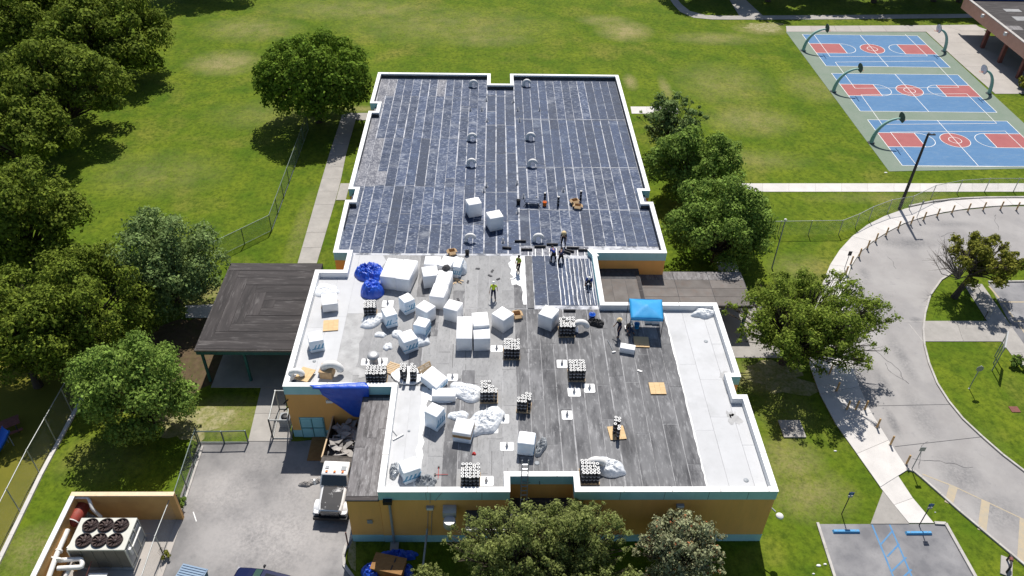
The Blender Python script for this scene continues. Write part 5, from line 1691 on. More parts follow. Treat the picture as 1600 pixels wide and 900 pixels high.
rolls('black roofing roll with white end on the round white slab', 'rolls on the round white slab', 638, 597, 5, 4, skip=((2, 0), (2, 1), (2, 2), (2, 3), (0, 0), (4, 3)), base=None, dz=.16)
p = RP(637, 588)
t = tag(MB().prism(blob((0, 0), 1.15, .85, 5, rough=.12), 0, .15).build('foam_slab_base', 'foam', loc=(p.x, p.y, RZ)), 'round edged white slab carrying two rows of rolls', 'slab')
p = RP(692, 618)
t = tag(MB().prism(blob((0, 0), 1.15, .75, 8, rough=.15), 0, .05).build('plastic_sheet', 'plastic', loc=(p.x, p.y, RZ)), 'pale flat sheet under the low foam slab near the inner corner', 'plastic sheet')


# crumpled heaps
def heap(name, label, cat, u, v, rx, ry, h, m, seed=1, n=30, fr=2.2, amp=.5, rz=0, z=0.0, rough=.25):
    p = RP(u, v, h * .4)
    off = Vector((seed * 7.3, 0, 0))
    q = MB()
    n = int(n * 1.5)
    if m == 'plastic':
        amp *= .55; h *= .85
    ring_n, seg = n // 2, n * 2
    vs = []
    for i in range(ring_n + 1):
        r = i / ring_n
        for j in range(seg):
            t = 2 * math.pi * j / seg
            k = 1 + rough * (noise.noise(Vector((math.cos(t) * 1.3, math.sin(t) * 1.3, seed))) * 1.8)
            x, y = rx * r * k * math.cos(t), ry * r * k * math.sin(t)
            e = Vector((x, y, 0)) * fr + off
            cr = 1 - 2 * abs(noise.noise(e)) ; cr2 = 1 - 2 * abs(noise.noise(e * 2.3 + Vector((3, 1, 2))))
            z_ = h * max(0, 1 - r ** 2.4) ** .6 * (1 - amp * .5 + amp * (.5 * cr + .3 * cr2 + .35 * (1 - 2.4 * abs(noise.noise(e * 4.7 + Vector((9, 4, 1))))))) + .015
            vs.append((x, y, max(.012, z_)))
    fs = []
    for i in range(ring_n):
        for j in range(seg):
            b_ = (j + 1) % seg
            fs.append([i * seg + j, (i + 1) * seg + j, (i + 1) * seg + b_, i * seg + b_])
    q.add(vs, fs, 0, True)
    k = ring_n * seg
    q.add([(x, y, 0) for x, y, _ in vs[k:]], [list(range(seg))[::-1]])
    o = q.build(name, m, loc=(p.x, p.y, RZ + z))
    o.rotation_euler = (0, 0, rz)
    return tag(o, label, cat)


heap('tarp', 'crumpled royal blue tarp heap, rear lobe against the foam pair', 'tarp', 577, 424, 1.35, 1.05, .75, 'tarp_blue', 3, 40, 1.7, .8)
heap('tarp', 'royal blue tarp bundled round and smooth in front of the tarp heap', 'tarp', 581, 451, 1.0, .95, .95, 'tarp_blue', 5, 36, .9, .45, rough=.08)
heap('plastic_wrap', 'crumpled clear wrap over the rear foam block by the cardboard', 'plastic wrap', 716, 414, .75, 1.2, 1.0, 'plastic', 7, 30, 2.2, .8)
heap('plastic_wrap', 'white sheet crumpled in the corner by the left parapet', 'plastic wrap', 509, 452, 1.1, .8, .3, 'plastic', 8, 26, 2, .8)
heap('plastic_wrap', 'torn clear wrap trailing left of the ring printed bundle', 'plastic wrap', 586, 499, 1.4, .7, .4, 'plastic', 9, 30, 2.5, .9, R(35))
heap('plastic_wrap', 'clear wrap heap at the foot of the printed bundle in the middle of the cluster', 'plastic wrap', 657, 530, .8, .6, .45, 'plastic', 10, 26, 2.4, .8)
heap('plastic_wrap', 'large crumpled white sheeting left of the broken block of rolls', 'plastic wrap', 731, 610, 1.35, .9, .5, 'plastic', 11, 36, 2, .8, R(-20))
heap('plastic_wrap', 'long heap of clear wrap right of the bundle over brown boards', 'plastic wrap', 757, 655, 1.5, 1.0, .6, 'plastic', 12, 40, 2.2, .9, R(40))
heap('plastic_wrap', 'small heap of clear wrap behind the bundle over brown boards', 'plastic wrap', 717, 648, .8, .4, .3, 'plastic', 13, 24, 2.4, .8)
heap('plastic_wrap', 'white sheeting bundled behind the front rolls right of the notch', 'plastic wrap', 948, 727, 1.3, .7, .7, 'plastic', 14, 32, 2, .7, R(-15))
heap('plastic_wrap', 'white and cyan bundle in the rear corner of the right membrane', 'plastic wrap', 1100, 488, .95, .5, .5, 'plastic', 15, 30, 2, .6)
heap('plastic_wrap', 'small white scraps left of the lowest printed bundle', 'plastic wrap', 620, 521, .4, .5, .3, 'plastic', 16, 20, 3, .8)
heap('plastic_wrap', 'white rag on the felt below the lowest printed bundle', 'plastic wrap', 606, 541, .35, .4, .22, 'plastic', 17, 20, 3, .8)
heap('plastic_wrap', 'white scrap under the ring printed bundle', 'plastic wrap', 594, 522, .5, .3, .2, 'plastic', 18, 20, 3, .8)
heap('rag', 'dark rag lying on the long white foam row', 'rag', 698, 437, .35, .35, .22, 'felt_edge', 19, 20, 3, .9, z=1.26)
heap('hose_pile', 'black hose and cable heap left of the blue bucket', 'hose', 931, 504, .75, .45, .3, 'black', 20, 30, 4, .95, R(-25))
heap('rag', 'dark rag with white spots left of the front left printed bundle', 'rag', 615, 735, .35, .6, .35, 'steel', 22, 24, 3, .9)
heap('tool_heap', 'heap of grey tools right of the front left printed bundle', 'tools', 665, 752, .7, .45, .4, 'grey_metal', 23, 26, 4, .95)
heap('tool_heap', 'heap of tools beside the printed bundle behind the ladder', 'tools', 845, 697, .3, .85, .4, 'grey_metal', 24, 26, 4, .95, R(-20))

# hanging blue tarp over the left wing front
t = MB()
n, mrow = 26, 22
xl, xr = P(490, 600, TOP).x, P(577, 602, TOP).x
vs = []
for i in range(n + 1):
    s = i / n
    x0 = xl + (xr - xl) * s
    drop = 3.0 * min(1, s / .66) ** 1.0 if s < .9 else 3.0
    if s < .12:
        drop = .1
    back = .12 + .3 * s
    for j in range(mrow + 1):
        f = j / mrow
        fold = .035 * math.sin(s * 15 + f * 2.5) * f + .05 * noise.noise(Vector((s * 6, f * 5, 1)))
        if f < .25:
            k = f / .25
            vs.append((x0 - .3 * (1 - k), 39.72 + back * (1 - k), TOP + .03 + .008 * math.sin(s * 30)))
        else:
            k = (f - .25) / .75
            vs.append((x0 - .5 * k * max(0, s - .6), 39.66 - .06 - abs(fold) * .9, TOP + .02 - drop * k))
fs = [[i * (mrow + 1) + j, (i + 1) * (mrow + 1) + j, (i + 1) * (mrow + 1) + j + 1, i * (mrow + 1) + j + 1] for i in range(n) for j in range(mrow)]
t.add(vs, fs, 0, True)
t.v = [(x, y - 39.7, z - TOP) for x, y, z in t.v]
o = t.build('tarp', 'tarp_blue', loc=(0, 39.7, TOP))
sm = o.modifiers.new('s', 'SOLIDIFY'); sm.thickness = .012
tag(o, 'royal blue tarp hanging in a point over the left wing wall above the truck', 'tarp')

# blue shade tent
cs = [P(983, 466.5, RZ + 1.95), P(1034.5, 468, RZ + 1.95), P(1037, 499.5, RZ + 1.85), P(986, 497.5, RZ + 1.85)]
ctr = sum(cs, Vector()) / 4
tn = thing('shade_tent', 'light blue pop up shade tent standing by the right rear parapet', 'tent', (ctr.x, ctr.y, RZ), local=False)
n = 14
vs = []
for i in range(n + 1):
    for j in range(n + 1):
        a, b = i / n, j / n
        p = cs[0].lerp(cs[1], a).lerp(cs[3].lerp(cs[2], a), b)
        k = 1 - max(abs(a - .5), abs(b - .5)) * 2
        z = p.z + .42 * k ** .9 - .05 * math.sin(a * math.pi) * (1 if b in (0, 1) else 0) + .05 * noise.noise(Vector((a * 5 + b * 2, b * 3 - a * 3, 2))) * (k ** .3)
        vs.append((p.x, p.y, z))
q = MB().add(vs, [[i * (n + 1) + j, i * (n + 1) + j + 1, (i + 1) * (n + 1) + j + 1, (i + 1) * (n + 1) + j] for i in range(n) for j in range(n)], 0, True)
o = q.build('canopy_cloth', 'tarp_sky', tn)
o.modifiers.new('s', 'SOLIDIFY').thickness = .012
for a, b in zip(cs, cs[1:] + cs[:1]):
    k = [a.lerp(b, i / 6) for i in range(7)]
    q = MB()
    for p0, p1 in zip(k, k[1:]):
        q.add([tuple(p0), tuple(p1), (p1.x, p1.y, p1.z - .2), (p0.x, p0.y, p0.z - .2)], [(0, 1, 2, 3)])
    o = q.build('valance', 'tarp_sky', tn)
    o.modifiers.new('s', 'SOLIDIFY').thickness = .01
for p in cs:
    MB().box(p.x - .02, p.x + .02, p.y - .02, p.y + .02, RZ, p.z).build('leg', 'pole_dark', tn)
    MB().cyl((p.x, p.y, p.z - .1), (ctr.x, ctr.y, p.z + .3), .02, n=5).build('strut', 'grey_metal', tn)


# small site goods
def bucket(label, u, v, m, r=.16, h=.38, rim='black'):
    p = RP(u, v, h * .5)
    o = thing('bucket', label, 'bucket', (p.x, p.y, RZ))
    MB().lathe([(r * .85, 0), (r, h), (r * 1.05, h), (r * 1.05, h + .03), (r * .93, h + .03), (r * .8, .04), (.001, .04)], (0, 0, 0), 14).build('pail', m, o)
    MB().tube([(r * math.cos(t), -.02, h + r * .7 * math.sin(t)) for t in np.linspace(0, math.pi, 9)], .012, 5).build('handle', 'steel', o)


bucket('orange bucket on the dark felt, foot of a black roll', 851, 318.5, 'orange', .2, .4)
bucket('black bucket on the dark felt left of the black table', 810, 316, 'black', .2, .5)
bucket('blue bucket on the grey felt below the white parapet', 925, 495, 'blue_bright', .26, .5)
bucket('bright blue bucket under the front edge of the tent', 995, 509, 'tarp_sky', .22, .4)
bucket('small dark bucket at the edge of the dark felt, left', 730, 395, 'black', .2, .4)


def standing(label, u, v, h=1.0):
    p = RP(u, v)
    o = ROLL.copy(); C.objects.link(o)
    o.location = p; o.rotation_euler = (0, 0, 1)
    tag(o, label, 'roofing roll', 'rolls standing on the dark felt')


standing('single black roll standing behind the orange bucket', 851, 315)
standing('single black roll standing between the orange bucket and the cardboard', 872, 321)
standing('single black roll standing behind the open cardboard boxes', 907, 312)


def lying(label, u, v, L, rz, r=.105):
    p = RP(u, v, r)
    q = MB().cyl((-L / 2, 0, r), (L / 2, 0, r), r, n=12, mi=0)
    o = q.build('roofing_roll', 'roll_side', loc=(p.x, p.y, RZ))
    o.rotation_euler = (0, 0, rz)
    tag(o, label, 'roofing roll', 'rolls laid along the edge of the dark slope')


for lab, u, v, L, a in (('first black roll lying at the top of the dark slope, leftmost', 813, 376.5, 1.0, 0), ('second black roll lying lower at the top of the dark slope', 823, 389.5, 1.0, 0), ('black roll lying in line between two groups of workers', 844, 385, 1.0, 2), ('black roll lying behind the blue shirted worker', 863, 381.5, 1.0, 0),
                        ('black roll lying right of the bending workers', 895, 387, 1.1, -2), ('black roll lying at the top end of the teal parapet', 912, 390.5, .95, -2), ('slanted black roll by the knees of the bending worker, upper', 890, 391.5, .8, -20), ('slanted black roll by the knees of the bending worker, lower', 886, 394, .7, -28),
                        ('black roll lying at the foot of the dark slope', 890, 485, .95, 0), ('short dark roll lying beside the far felt edge', 792, 387, .8, -8)):
    lying(lab, u, v, L, R(a))
for lab, u, v, w, d, h, a in (('open cardboard box beside the cornerwise foam block', 808, 489, .55, .6, .4, 12), ('open cardboard boxes heaped on the dark felt, upper', 898, 312, .6, .5, .45, 20), ('open cardboard box on the dark felt, lower of the heap', 903, 320, .6, .45, .35, -10),
                              ('small cardboard box on the dark felt by the foam blocks', 706, 391, .55, .5, .4, 15), ('flattened cardboard stack on the left white membrane', 511, 578, .9, .9, .5, -8)):
    p = RP(u, v, h)
    o = thing('cardboard_box', lab, 'cardboard box', (p.x, p.y, RZ), R(a))
    q = MB()
    tk = .02
    q.box(-w / 2, w / 2, -d / 2, d / 2, 0, tk)
    q.box(-w / 2, w / 2, -d / 2, -d / 2 + tk, tk, h); q.box(-w / 2, w / 2, d / 2 - tk, d / 2, tk, h)
    q.box(-w / 2, -w / 2 + tk, -d / 2 + tk, d / 2 - tk, tk, h); q.box(w / 2 - tk, w / 2, -d / 2 + tk, d / 2 - tk, tk, h)
    q.build('carton', 'card', o)
    if 'flattened' in lab:
        for k in range(4):
            MB().box(-w / 2 - .02 * k, w / 2, -d / 2, d / 2 + .015 * k, h + k * .04, h + .035 + k * .04).build('sheet', 'card', o)
    else:
        for s in (-1, 1):
            T = Matrix.Translation((0, s * d / 2, h)) @ Matrix.Rotation(R(-35 * s), 4, 'X')
            MB().box(-w / 2, w / 2, 0 if s > 0 else -.25, .25 if s > 0 else 0, -.008, .008, 0, T).build('flap', 'card', o)
            T = Matrix.Translation((s * w / 2, 0, h)) @ Matrix.Rotation(R(40 * s), 4, 'Y')
            MB().box(0 if s > 0 else -.22, .22 if s > 0 else 0, -d / 2, d / 2, -.008, .008, 0, T).build('flap', 'card', o)
p = RP(832, 314, .4)
o = thing('work_table', 'low black work table with splayed legs on the dark felt', 'work table', (p.x, p.y, RZ), R(-6))
MB().box(-.65, .65, -.4, .4, .42, .47).build('table_top', 'felt_mid', o)
for sx in (-1, 1):
    for sy in (-1, 1):
        MB().cyl((sx * .8, sy * .5, 0), (sx * .5, sy * .3, .43), .03, n=6).build('leg', 'black', o)


def pole_tool(label, u0, v0, u1, v1, head='wood', hw=.35, m='wood'):
    a, b = RP(u0, v0, .04), RP(u1, v1, .04)
    o = thing('push_broom', label, 'broom', ((a.x + b.x) / 2, (a.y + b.y) / 2, RZ), math.atan2(b.y - a.y, b.x - a.x))
    L = (b - a).length
    MB().cyl((-L / 2, 0, .06), (L / 2, 0, .05), .018, n=6).build('handle', m, o)
    MB().box(L / 2 - .04, L / 2 + .06, -hw, hw, 0, .1).build('broom_head', head, o)


pole_tool('long broom lying on the grey felt left of the oblong foam piece', 949, 531, 959, 550, 'duct_white', .14, 'grey_metal')
pole_tool('white headed squeegee lying on the front left membrane', 606, 664, 622, 683, 'duct_white', .4, 'grey_metal')
pole_tool('red handled tool lying on the felt left of the front rolls', 700, 741.5, 680, 741.5, 'black', .08, 'red')
pole_tool('second red handled tool crossing the first, left of the front rolls', 684.5, 748, 685.5, 730, 'black', .06, 'red')
heap('rag', 'small red rag on the front block of rolls', 'rag', 741, 726, .14, .14, .12, 'red', 31, 14, 4, .8, z=1.12)
for i, (u, v) in enumerate(((746, 420), (769, 424), (766, 431), (779, 436), (716, 468), (800, 436), (731, 441), (1000, 580))):
    p = RP(u, v)
    q = MB().add([(-.2, -.06, 0), (.18, -.1, 0), (.22, .05, .03), (-.1, .1, .02), (-.2, -.06, .03), (.18, -.1, .05), (.22, .05, .06), (-.1, .1, .05)], [(0, 3, 2, 1), (4, 5, 6, 7), (0, 1, 5, 4), (1, 2, 6, 5), (2, 3, 7, 6), (3, 0, 4, 7)])
    o = q.build('felt_scrap', 'felt_edge' if i not in (5, 7) else 'duct_white', loc=p)
    o.rotation_euler = (0, 0, i * 1.3)
    tag(o, ('dark' if i not in (5, 7) else 'white') + ' scrap on the pale felt ' + ['left of the lone worker, uppermost left', 'above the lone worker', 'second one above the lone worker', 'right above the lone worker', 'by the foot of the long foam row', 'beside the ragged white coating', 'right of the long foam row', 'among the seams below the tent'][i], 'felt scrap')
# sticks by the clear wrap
p = RP(714, 440)
t = thing('wood_offcuts', 'pale wooden offcuts scattered in front of the clear wrap heap', 'wood offcuts', p)
for k in range(5):
    a = 1.0 + k * .45
    MB().box(-.45, .45, -.04, .04, .02 * k, .02 * k + .03, 0, Matrix.Translation((.06 * k - .1, .12 * (k % 3), 0)) @ Matrix.Rotation(a, 4, 'Z')).build('stick', 'wood', t)

# ladder through the front notch
a = fx(820, 790)
foot = Vector((P(818, 800, 3.2).x, 31.2, 3.17))
top = Vector((P(821, 728, TOP + .9).x, 32.35, TOP + 1.1))
ld = thing('ladder', 'aluminium ladder leaning in the front notch up to the roof', 'ladder', foot, local=False)
for s in (-.2, .2):
    MB().tube([foot + Vector((s, 0, 0)), top + Vector((s, 0, 0))], .035, 6).build('rail', 'steel', ld)
for k in range(1, 11):
    c_ = foot.lerp(top, k / 11)
    MB().box(c_.x - .2, c_.x + .2, c_.y - .035, c_.y + .035, c_.z - .015, c_.z + .015).build('rung', 'steel', ld)


# ------------------------------------------------------------------ workers
def ik(a, b, l1, l2, pole):
    a, b = Vector(a), Vector(b)
    d = b - a
    L = min(d.length, (l1 + l2) * .995)
    d.normalize()
    b = a + d * L
    k = (l1 * l1 - l2 * l2 + L * L) / (2 * L)
    hgt = math.sqrt(max(0, l1 * l1 - k * k))
    p = Vector(pole); p = p - d * p.dot(d)
    if p.length < 1e-5:
        p = d.orthogonal()
    return a + d * k + p.normalized() * hgt, b


def skin(name, chains, m, parent, root=0, sub=1):
    """chains: lists of (point, radius); points that coincide are joined"""
    vs, rs, es, idx = [], [], [], {}
    for ch in chains:
        prev = None
        for p, r in ch:
            k = tuple(round(x, 4) for x in p)
            if k not in idx:
                idx[k] = len(vs); vs.append(k); rs.append(r)
            if prev is not None and prev != idx[k]:
                es.append((prev, idx[k]))
            prev = idx[k]
    me = bpy.data.meshes.new(name)
    me.from_pydata(vs, es, [])
    me.materials.append(m if not isinstance(m, str) else M[m])
    o = bpy.data.objects.new(name, me)
    C.objects.link(o)
    o.parent = parent
    sk = o.modifiers.new('skin', 'SKIN')
    sk.use_smooth_shade = True
    if not me.skin_vertices:
        return o
    for i, v in enumerate(me.skin_vertices[0].data):
        v.radius = (rs[i], rs[i])
        v.use_root = i == root
    s = o.modifiers.new('sub', 'SUBSURF'); s.levels = sub; s.render_levels = sub
    return o


def person(label, u, v, yaw, shirt, pants, hat=None, pz=.93, lean=0.0, feet=((-.13, .05), (.13, -.05)), hands=((-.28, .12, .85), (.28, .12, .85)), look=0.0, z0=0.0, foot_z=(0, 0), bootc=(.05, .035, .025), knee=(0, 1, 0)):
    p = P(u, v, RZ + z0)
    th = thing('person', label, 'person', p, R(yaw))
    pel = Vector((0, 0, pz))
    sd_ = Vector((0, math.sin(lean), math.cos(lean)))
    wa, chst, nk = pel + sd_ * .2, pel + sd_ * .36, pel + sd_ * .52
    hd = Vector((0, math.sin(lean + look), math.cos(lean + look)))
    h0, h1 = nk + hd * .10, nk + hd * .23
    fwd = Vector((0, math.cos(lean + look), -math.sin(lean + look)))
    body = [[(pel, .13), (wa, .125), (chst, .14), (nk, .065), (h0, .07), (h1, .095)]]
    sh = [[(pel, .15), (wa, .14), (chst, .165), (nk, .075)]]
    pt = [[(wa, .13), (pel, .15)]]
    bo = []
    for s, ft, hn, fz in ((-1, feet[0], hands[0], foot_z[0]), (1, feet[1], hands[1], foot_z[1])):
        hip = pel + Vector((s * .1, 0, -.04))
        an = Vector((ft[0], ft[1], .09 + fz))
        kn, an = ik(hip, an, .43, .42, knee)
        toe = an + Vector((s * .02, .15, -.04))
        body.append([(pel, .13), (hip, .095), (kn, .06), (an, .042), (toe, .03)])
        pt.append([(pel, .15), (hip, .115), (kn, .08), (an + Vector((0, 0, .03)), .07)])
        bo.append([(an + Vector((0, -.04, .03)), .06), (an + Vector((0, -.03, -.045)), .05), (toe + Vector((0, 0, -.005)), .045)])
        sho = chst + sd_ * .11 + Vector((s * .18, 0, 0))
        el, wr = ik(sho, Vector(hn), .29, .26, (s * .5, -.8, -.3))
        body.append([(chst, .14), (sho, .06), (el, .042), (wr, .03)])
        sh.append([(chst, .165), (sho, .078), (sho.lerp(el, .9), .062)])
        dr = (wr - el).normalized()
        side = dr.cross(Vector((s, .3, .2))).normalized()
        cur = side.cross(dr).normalized()
        pal = wr + dr * .07
        body.append([(wr, .03), (pal, .03)])
        for k, ln in enumerate((.065, .078, .074, .058)):
            b0 = pal + side * ((k - 1.5) * .02) + dr * .012
            b1 = b0 + dr * ln * .55 + cur * .012
            b2 = b1 + dr * ln * .4 + cur * .03
            body.append([(pal, .03), (b0, .0095), (b1, .009), (b2, .008)])
        t0 = wr + dr * .03 - side * .03
        body.append([(wr, .03), (t0, .011), (t0 + dr * .04 - side * .012, .009)])
    skin('body', body, 'skin', th)
    skin('shirt', sh, shirt, th)
    skin('trousers', pt, pants, th)
    for b in bo:
        skin('boot', [b], clothm('boot leather', bootc), th)
    # face, ears and hair
    f = MB()
    hc_ = nk + hd * .19
    for s in (-1, 1):
        e = hc_ + fwd * .09 + Vector((s * .034, 0, 0)) + hd * .02
        f.lathe([(.001, -.012), (.011, 0), (.001, .012)], tuple(e), 6, 1)
        e = hc_ + Vector((s * .095, 0, 0)) - hd * .005
        f.lathe([(.001, -.03), (.018, -.01), (.02, .012), (.001, .03)], tuple(e), 6, 0)
    f.tube([tuple(hc_ + fwd * .09 + hd * .02), tuple(hc_ + fwd * .122 - hd * .025), tuple(hc_ + fwd * .09 - hd * .03)], [.009, .016, .008], 6, 0)
    f.tube([tuple(hc_ + fwd * .088 - hd * .058 + Vector((-.025, 0, 0))), tuple(hc_ + fwd * .094 - hd * .056), tuple(hc_ + fwd * .088 - hd * .058 + Vector((.025, 0, 0)))], .006, 5, 2)
    f.build('face', ['skin', 'black', 'red_brown'], th)
    rot = Vector((0, 0, 1)).rotation_difference(hd).to_matrix().to_4x4()
    T = Matrix.Translation(nk + hd * .27) @ rot
    q = MB()
    if hat == 'straw':
        q.lathe([(.22, -.015), (.225, -.005), (.12, .01), (.105, .09), (.07, .12), (.001, .12)], (0, 0, 0), 16)
        m = 'straw'
    elif hat == 'helmet':
        q.lathe([(.135, -.03), (.13, .0), (.115, .06), (.07, .11), (.001, .12)], (0, 0, 0), 14)
        q.box(-.09, .09, .08, .18, -.03, -.015)
        m = 'helmet'
    else:
        q.lathe([(.10, -.10), (.112, -.03), (.10, .03), (.06, .065), (.001, .075)], (0, -.012, -.02), 12)
        m = 'hair'
    q.v = [tuple(T @ Vector(x)) for x in q.v]
    q.build('hat' if hat else 'hair', m, th)
    return th


M['straw'] = mat('straw', (.62, .50, .30), (.52, .40, .22), scale=20, rough=.9)
M['helmet'] = mat('hard hat', (.74, .74, .70), rough=.4)
hv = clothm('hi vis yellow', (.55, .72, .05)); hv2 = clothm('lime vest', (.30, .42, .06))
navy = clothm('navy cloth', (.012, .018, .055)); blue = clothm('royal cloth', (.015, .05, .28)); blk = clothm('black cloth', (.012, .012, .016)); jean = clothm('denim', (.03, .045, .09)); khaki = clothm('grey trousers', (.10, .09, .08))
person('person in a hi vis yellow shirt and dark trousers walking alone on the pale felt', 771, 467, 178, hv, navy, 'helmet', feet=((-.16, .2), (.16, -.2)), hands=((-.3, -.1, .9), (.3, .18, .9)))
o = person('person in a lime vest standing on the white coating holding a pole', 810, 425, 150, hv2, blk, None, hands=((-.2, .4, 1.25), (.12, .42, 1.05)), feet=((-.15, .15), (.15, -.1)))
q = MB().cyl((-.2, .45, .05), (.1, .4, 1.9), .018, n=6).build('tool_pole', 'wood', loc=o.location)
q.rotation_euler = o.rotation_euler
tag(q, 'wooden tool pole held by the person in the lime vest', 'tool')
person('person in dark clothes and a straw hat leaning over the row of rolls', 880, 383, 172, blk, blk, 'straw', lean=.45, hands=((-.32, .45, .55), (.32, .45, .6)), feet=((-.18, .05), (.18, -.05)), look=.3)
person('person in a royal blue shirt bending forward, left of two at the slope', 865, 409, 12, blue, blk, None, lean=1.15, pz=.86, hands=((-.2, .72, .35), (.25, .7, .3)), feet=((-.22, 0), (.22, .05)), look=.1)
person('person in navy clothes bending forward, right of two at the slope', 876, 412, -6, navy, blk, None, lean=1.2, pz=.86, hands=((-.2, .75, .3), (.25, .72, .35)), feet=((-.2, .0), (.2, .08)), look=.1)
person('person in a blue shirt crouching against the teal parapet', 920, 443, 170, blue, blk, 'helmet', pz=.42, lean=.75, hands=((-.3, .55, .15), (.3, .55, .2)), feet=((-.22, .28), (.22, .22)), look=-.1)
person('person in navy clothes and a straw hat standing left of the blue tent', 967, 524, 120, navy, navy, 'straw', lean=.2, hands=((-.3, .4, .95), (.3, .35, .9)), feet=((-.14, .16), (.14, -.12)))
person('person in a white hat sitting at the left edge of the tent shade', 981, 515, 200, khaki, jean, 'helmet', pz=.30, lean=.35, hands=((-.3, .4, .35), (.3, .4, .35)), feet=((-.2, .55), (.2, .6)), look=.2)
p = RP(981, 514)
t = thing('cooler', 'small grey cool box the sitting person rests on', 'cool box', (p.x + .0, p.y, RZ))
MB().box(-.25, .25, -.18, .18, 0, .17).build('tub', 'grey_metal', t)
MB().box(-.26, .26, -.19, .19, .17, .2).build('lid', 'duct_white', t)
for k, (u, v) in enumerate(((1013, 503), (1024, 504))):
    p = RP(u, v)
    tag(MB().box(-.3, .3, -.2, .2, 0, .35).add([(-.3, -.2, .352), (.3, -.2, .352), (.3, .2, .352), (-.3, .2, .352)], [(0, 1, 2, 3)]).build('cool_box', 'duct_white', loc=p), 'pale box under the tent front edge, ' + ('left' if k == 0 else 'right') + ' of two', 'cool box')


# ------------------------------------------------------------------ dump truck in the yard
fr = P(513, 812, .5)
bk = P(545, 655, 2.3)
tk = thing('dump_truck', 'white cab dump truck with peeling black hood parked against the side roof', 'truck', (P(514, 806, .9).x + .05, P(514, 806, .9).y, 0), R(-3))
W = 1.12
tkb = MB()
# chassis and hood
MB().box(-.45, .45, .2, 8.9, .55, .85).build('chassis', 'black', tk)
h = MB()
sec = [(.12, 1.32, .86, .78), (.6, 1.42, .86, .86), (1.9, 1.66, .82, .92)]
vs = []
for y, zt, zb, hw in sec:
    vs += [(-hw, y, zb), (hw, y, zb), (hw, y, zt - .16), (hw * .8, y, zt), (-hw * .8, y, zt), (-hw, y, zt - .16)]
fs = [[i * 6 + k, i * 6 + (k + 1) % 6, (i + 1) * 6 + (k + 1) % 6, (i + 1) * 6 + k] for i in range(2) for k in range(6)]
h.add(vs, [f[::-1] for f in fs] + [list(range(6)), list(range(12, 18))[::-1]])
h.build('hood', 'truck_white', tk)
hp = MB()
sc_ = [(.16, 1.345, .60), (.6, 1.435, .68), (1.86, 1.665, .70)]
hp.add([(x * w_, y, z + dz) for y, z, w_ in sc_ for x, dz in ((-1, 0), (1, 0))], [(0, 1, 3, 2), (2, 3, 5, 4)])
o = hp.build('hood_panel', 'truck_hood', tk)
o.modifiers.new('s', 'SOLIDIFY').thickness = .02
[x for x in tk.children if x.name.startswith('hood') and not x.name.startswith('hood_')][0].modifiers.new('b', 'BEVEL').width = .08
g_ = MB().box(-.62, .62, .04, .13, .82, 1.22).build('grille', 'black', tk)
for k in range(4):
    MB().box(-.6, .6, .02, .045, .87 + k * .09, .895 + k * .09).build('grille_bar', 'chrome', g_)
MB().box(-1.14, 1.14, -.12, .06, .5, .76).build('bumper', 'black', tk)
for s in (-1, 1):
    f = MB()
    arc = [(.75 + .62 * math.cos(t), .62 + .55 * math.sin(t)) for t in np.linspace(math.pi, 0, 9)]
    n = len(arc)
    f.add([(s * .78, y, z + .08) for y, z in arc] + [(s * 1.16, y, z) for y, z in arc], [[k, k + 1, n + k + 1, n + k] if s < 0 else [k, n + k, n + k + 1, k + 1] for k in range(n - 1)], 0, True)
    f.box(min(s * .78, s * 1.1), max(s * .78, s * 1.1), .1, .5, .78, 1.05)
    f.build('fender', 'truck_white', tk)
    MB().box(min(s * .74, s * 1.02), max(s * .74, s * 1.02), .06, .1, .84, 1.02).build('headlight', 'chrome', tk)
    wv = MB().cyl((s * .82, .75, .5), (s * 1.12, .75, .5), .5, n=20).build('wheel', 'rubber', tk)
    MB().cyl((s * 1.10, .75, .5), (s * 1.13, .75, .5), .27, n=14).build('rim', 'chrome', wv)
    wv = MB().cyl((s * .6, 6.6, .5), (s * 1.15, 6.6, .5), .5, n=20).build('wheel', 'rubber', tk)
    wv = MB().cyl((s * .6, 7.75, .5), (s * 1.15, 7.75, .5), .5, n=20).build('wheel', 'rubber', tk)
    m_ = MB().box(min(s * 1.28, s * 1.4), max(s * 1.28, s * 1.4), 1.95, 2.1, 1.55, 2.05).build('mirror', 'truck_white', tk)
    MB().tube([(s * .98, 2.3, 2.0), (s * 1.34, 2.02, 2.0)], .02, 5).build('mirror_arm', 'chrome', m_)
    MB().box(min(s * .95, s * 1.1), max(s * .95, s * 1.1), 2.2, 3.2, .6, .75).build('step', 'chrome', tk)
c_ = MB()
lo = [(-1.0, 1.85, .8), (1.0, 1.85, .8), (1.0, 3.45, .8), (-1.0, 3.45, .8)]
mi_ = [(-1.0, 1.85, 1.66), (1.0, 1.85, 1.66), (1.0, 3.45, 1.66), (-1.0, 3.45, 1.66)]
hi_ = [(-.88, 2.3, 2.4), (.88, 2.3, 2.4), (.9, 3.4, 2.42), (-.9, 3.4, 2.42)]
c_.add(lo + mi_ + hi_, [[k, (k + 1) % 4, 4 + (k + 1) % 4, 4 + k] for k in range(4)] + [[4 + k, 4 + (k + 1) % 4, 8 + (k + 1) % 4, 8 + k] for k in range(4)] + [[8, 9, 10, 11]])
cab = c_.build('cab', 'truck_white', tk)
cab.modifiers.new('b', 'BEVEL').width = .06
MB().add([(-.88, 1.87, 1.72), (.88, 1.87, 1.72), (.8, 2.26, 2.32), (-.8, 2.26, 2.32), ] , [(0, 1, 2, 3)]).build('windscreen', 'glass', cab).location.y = -.03
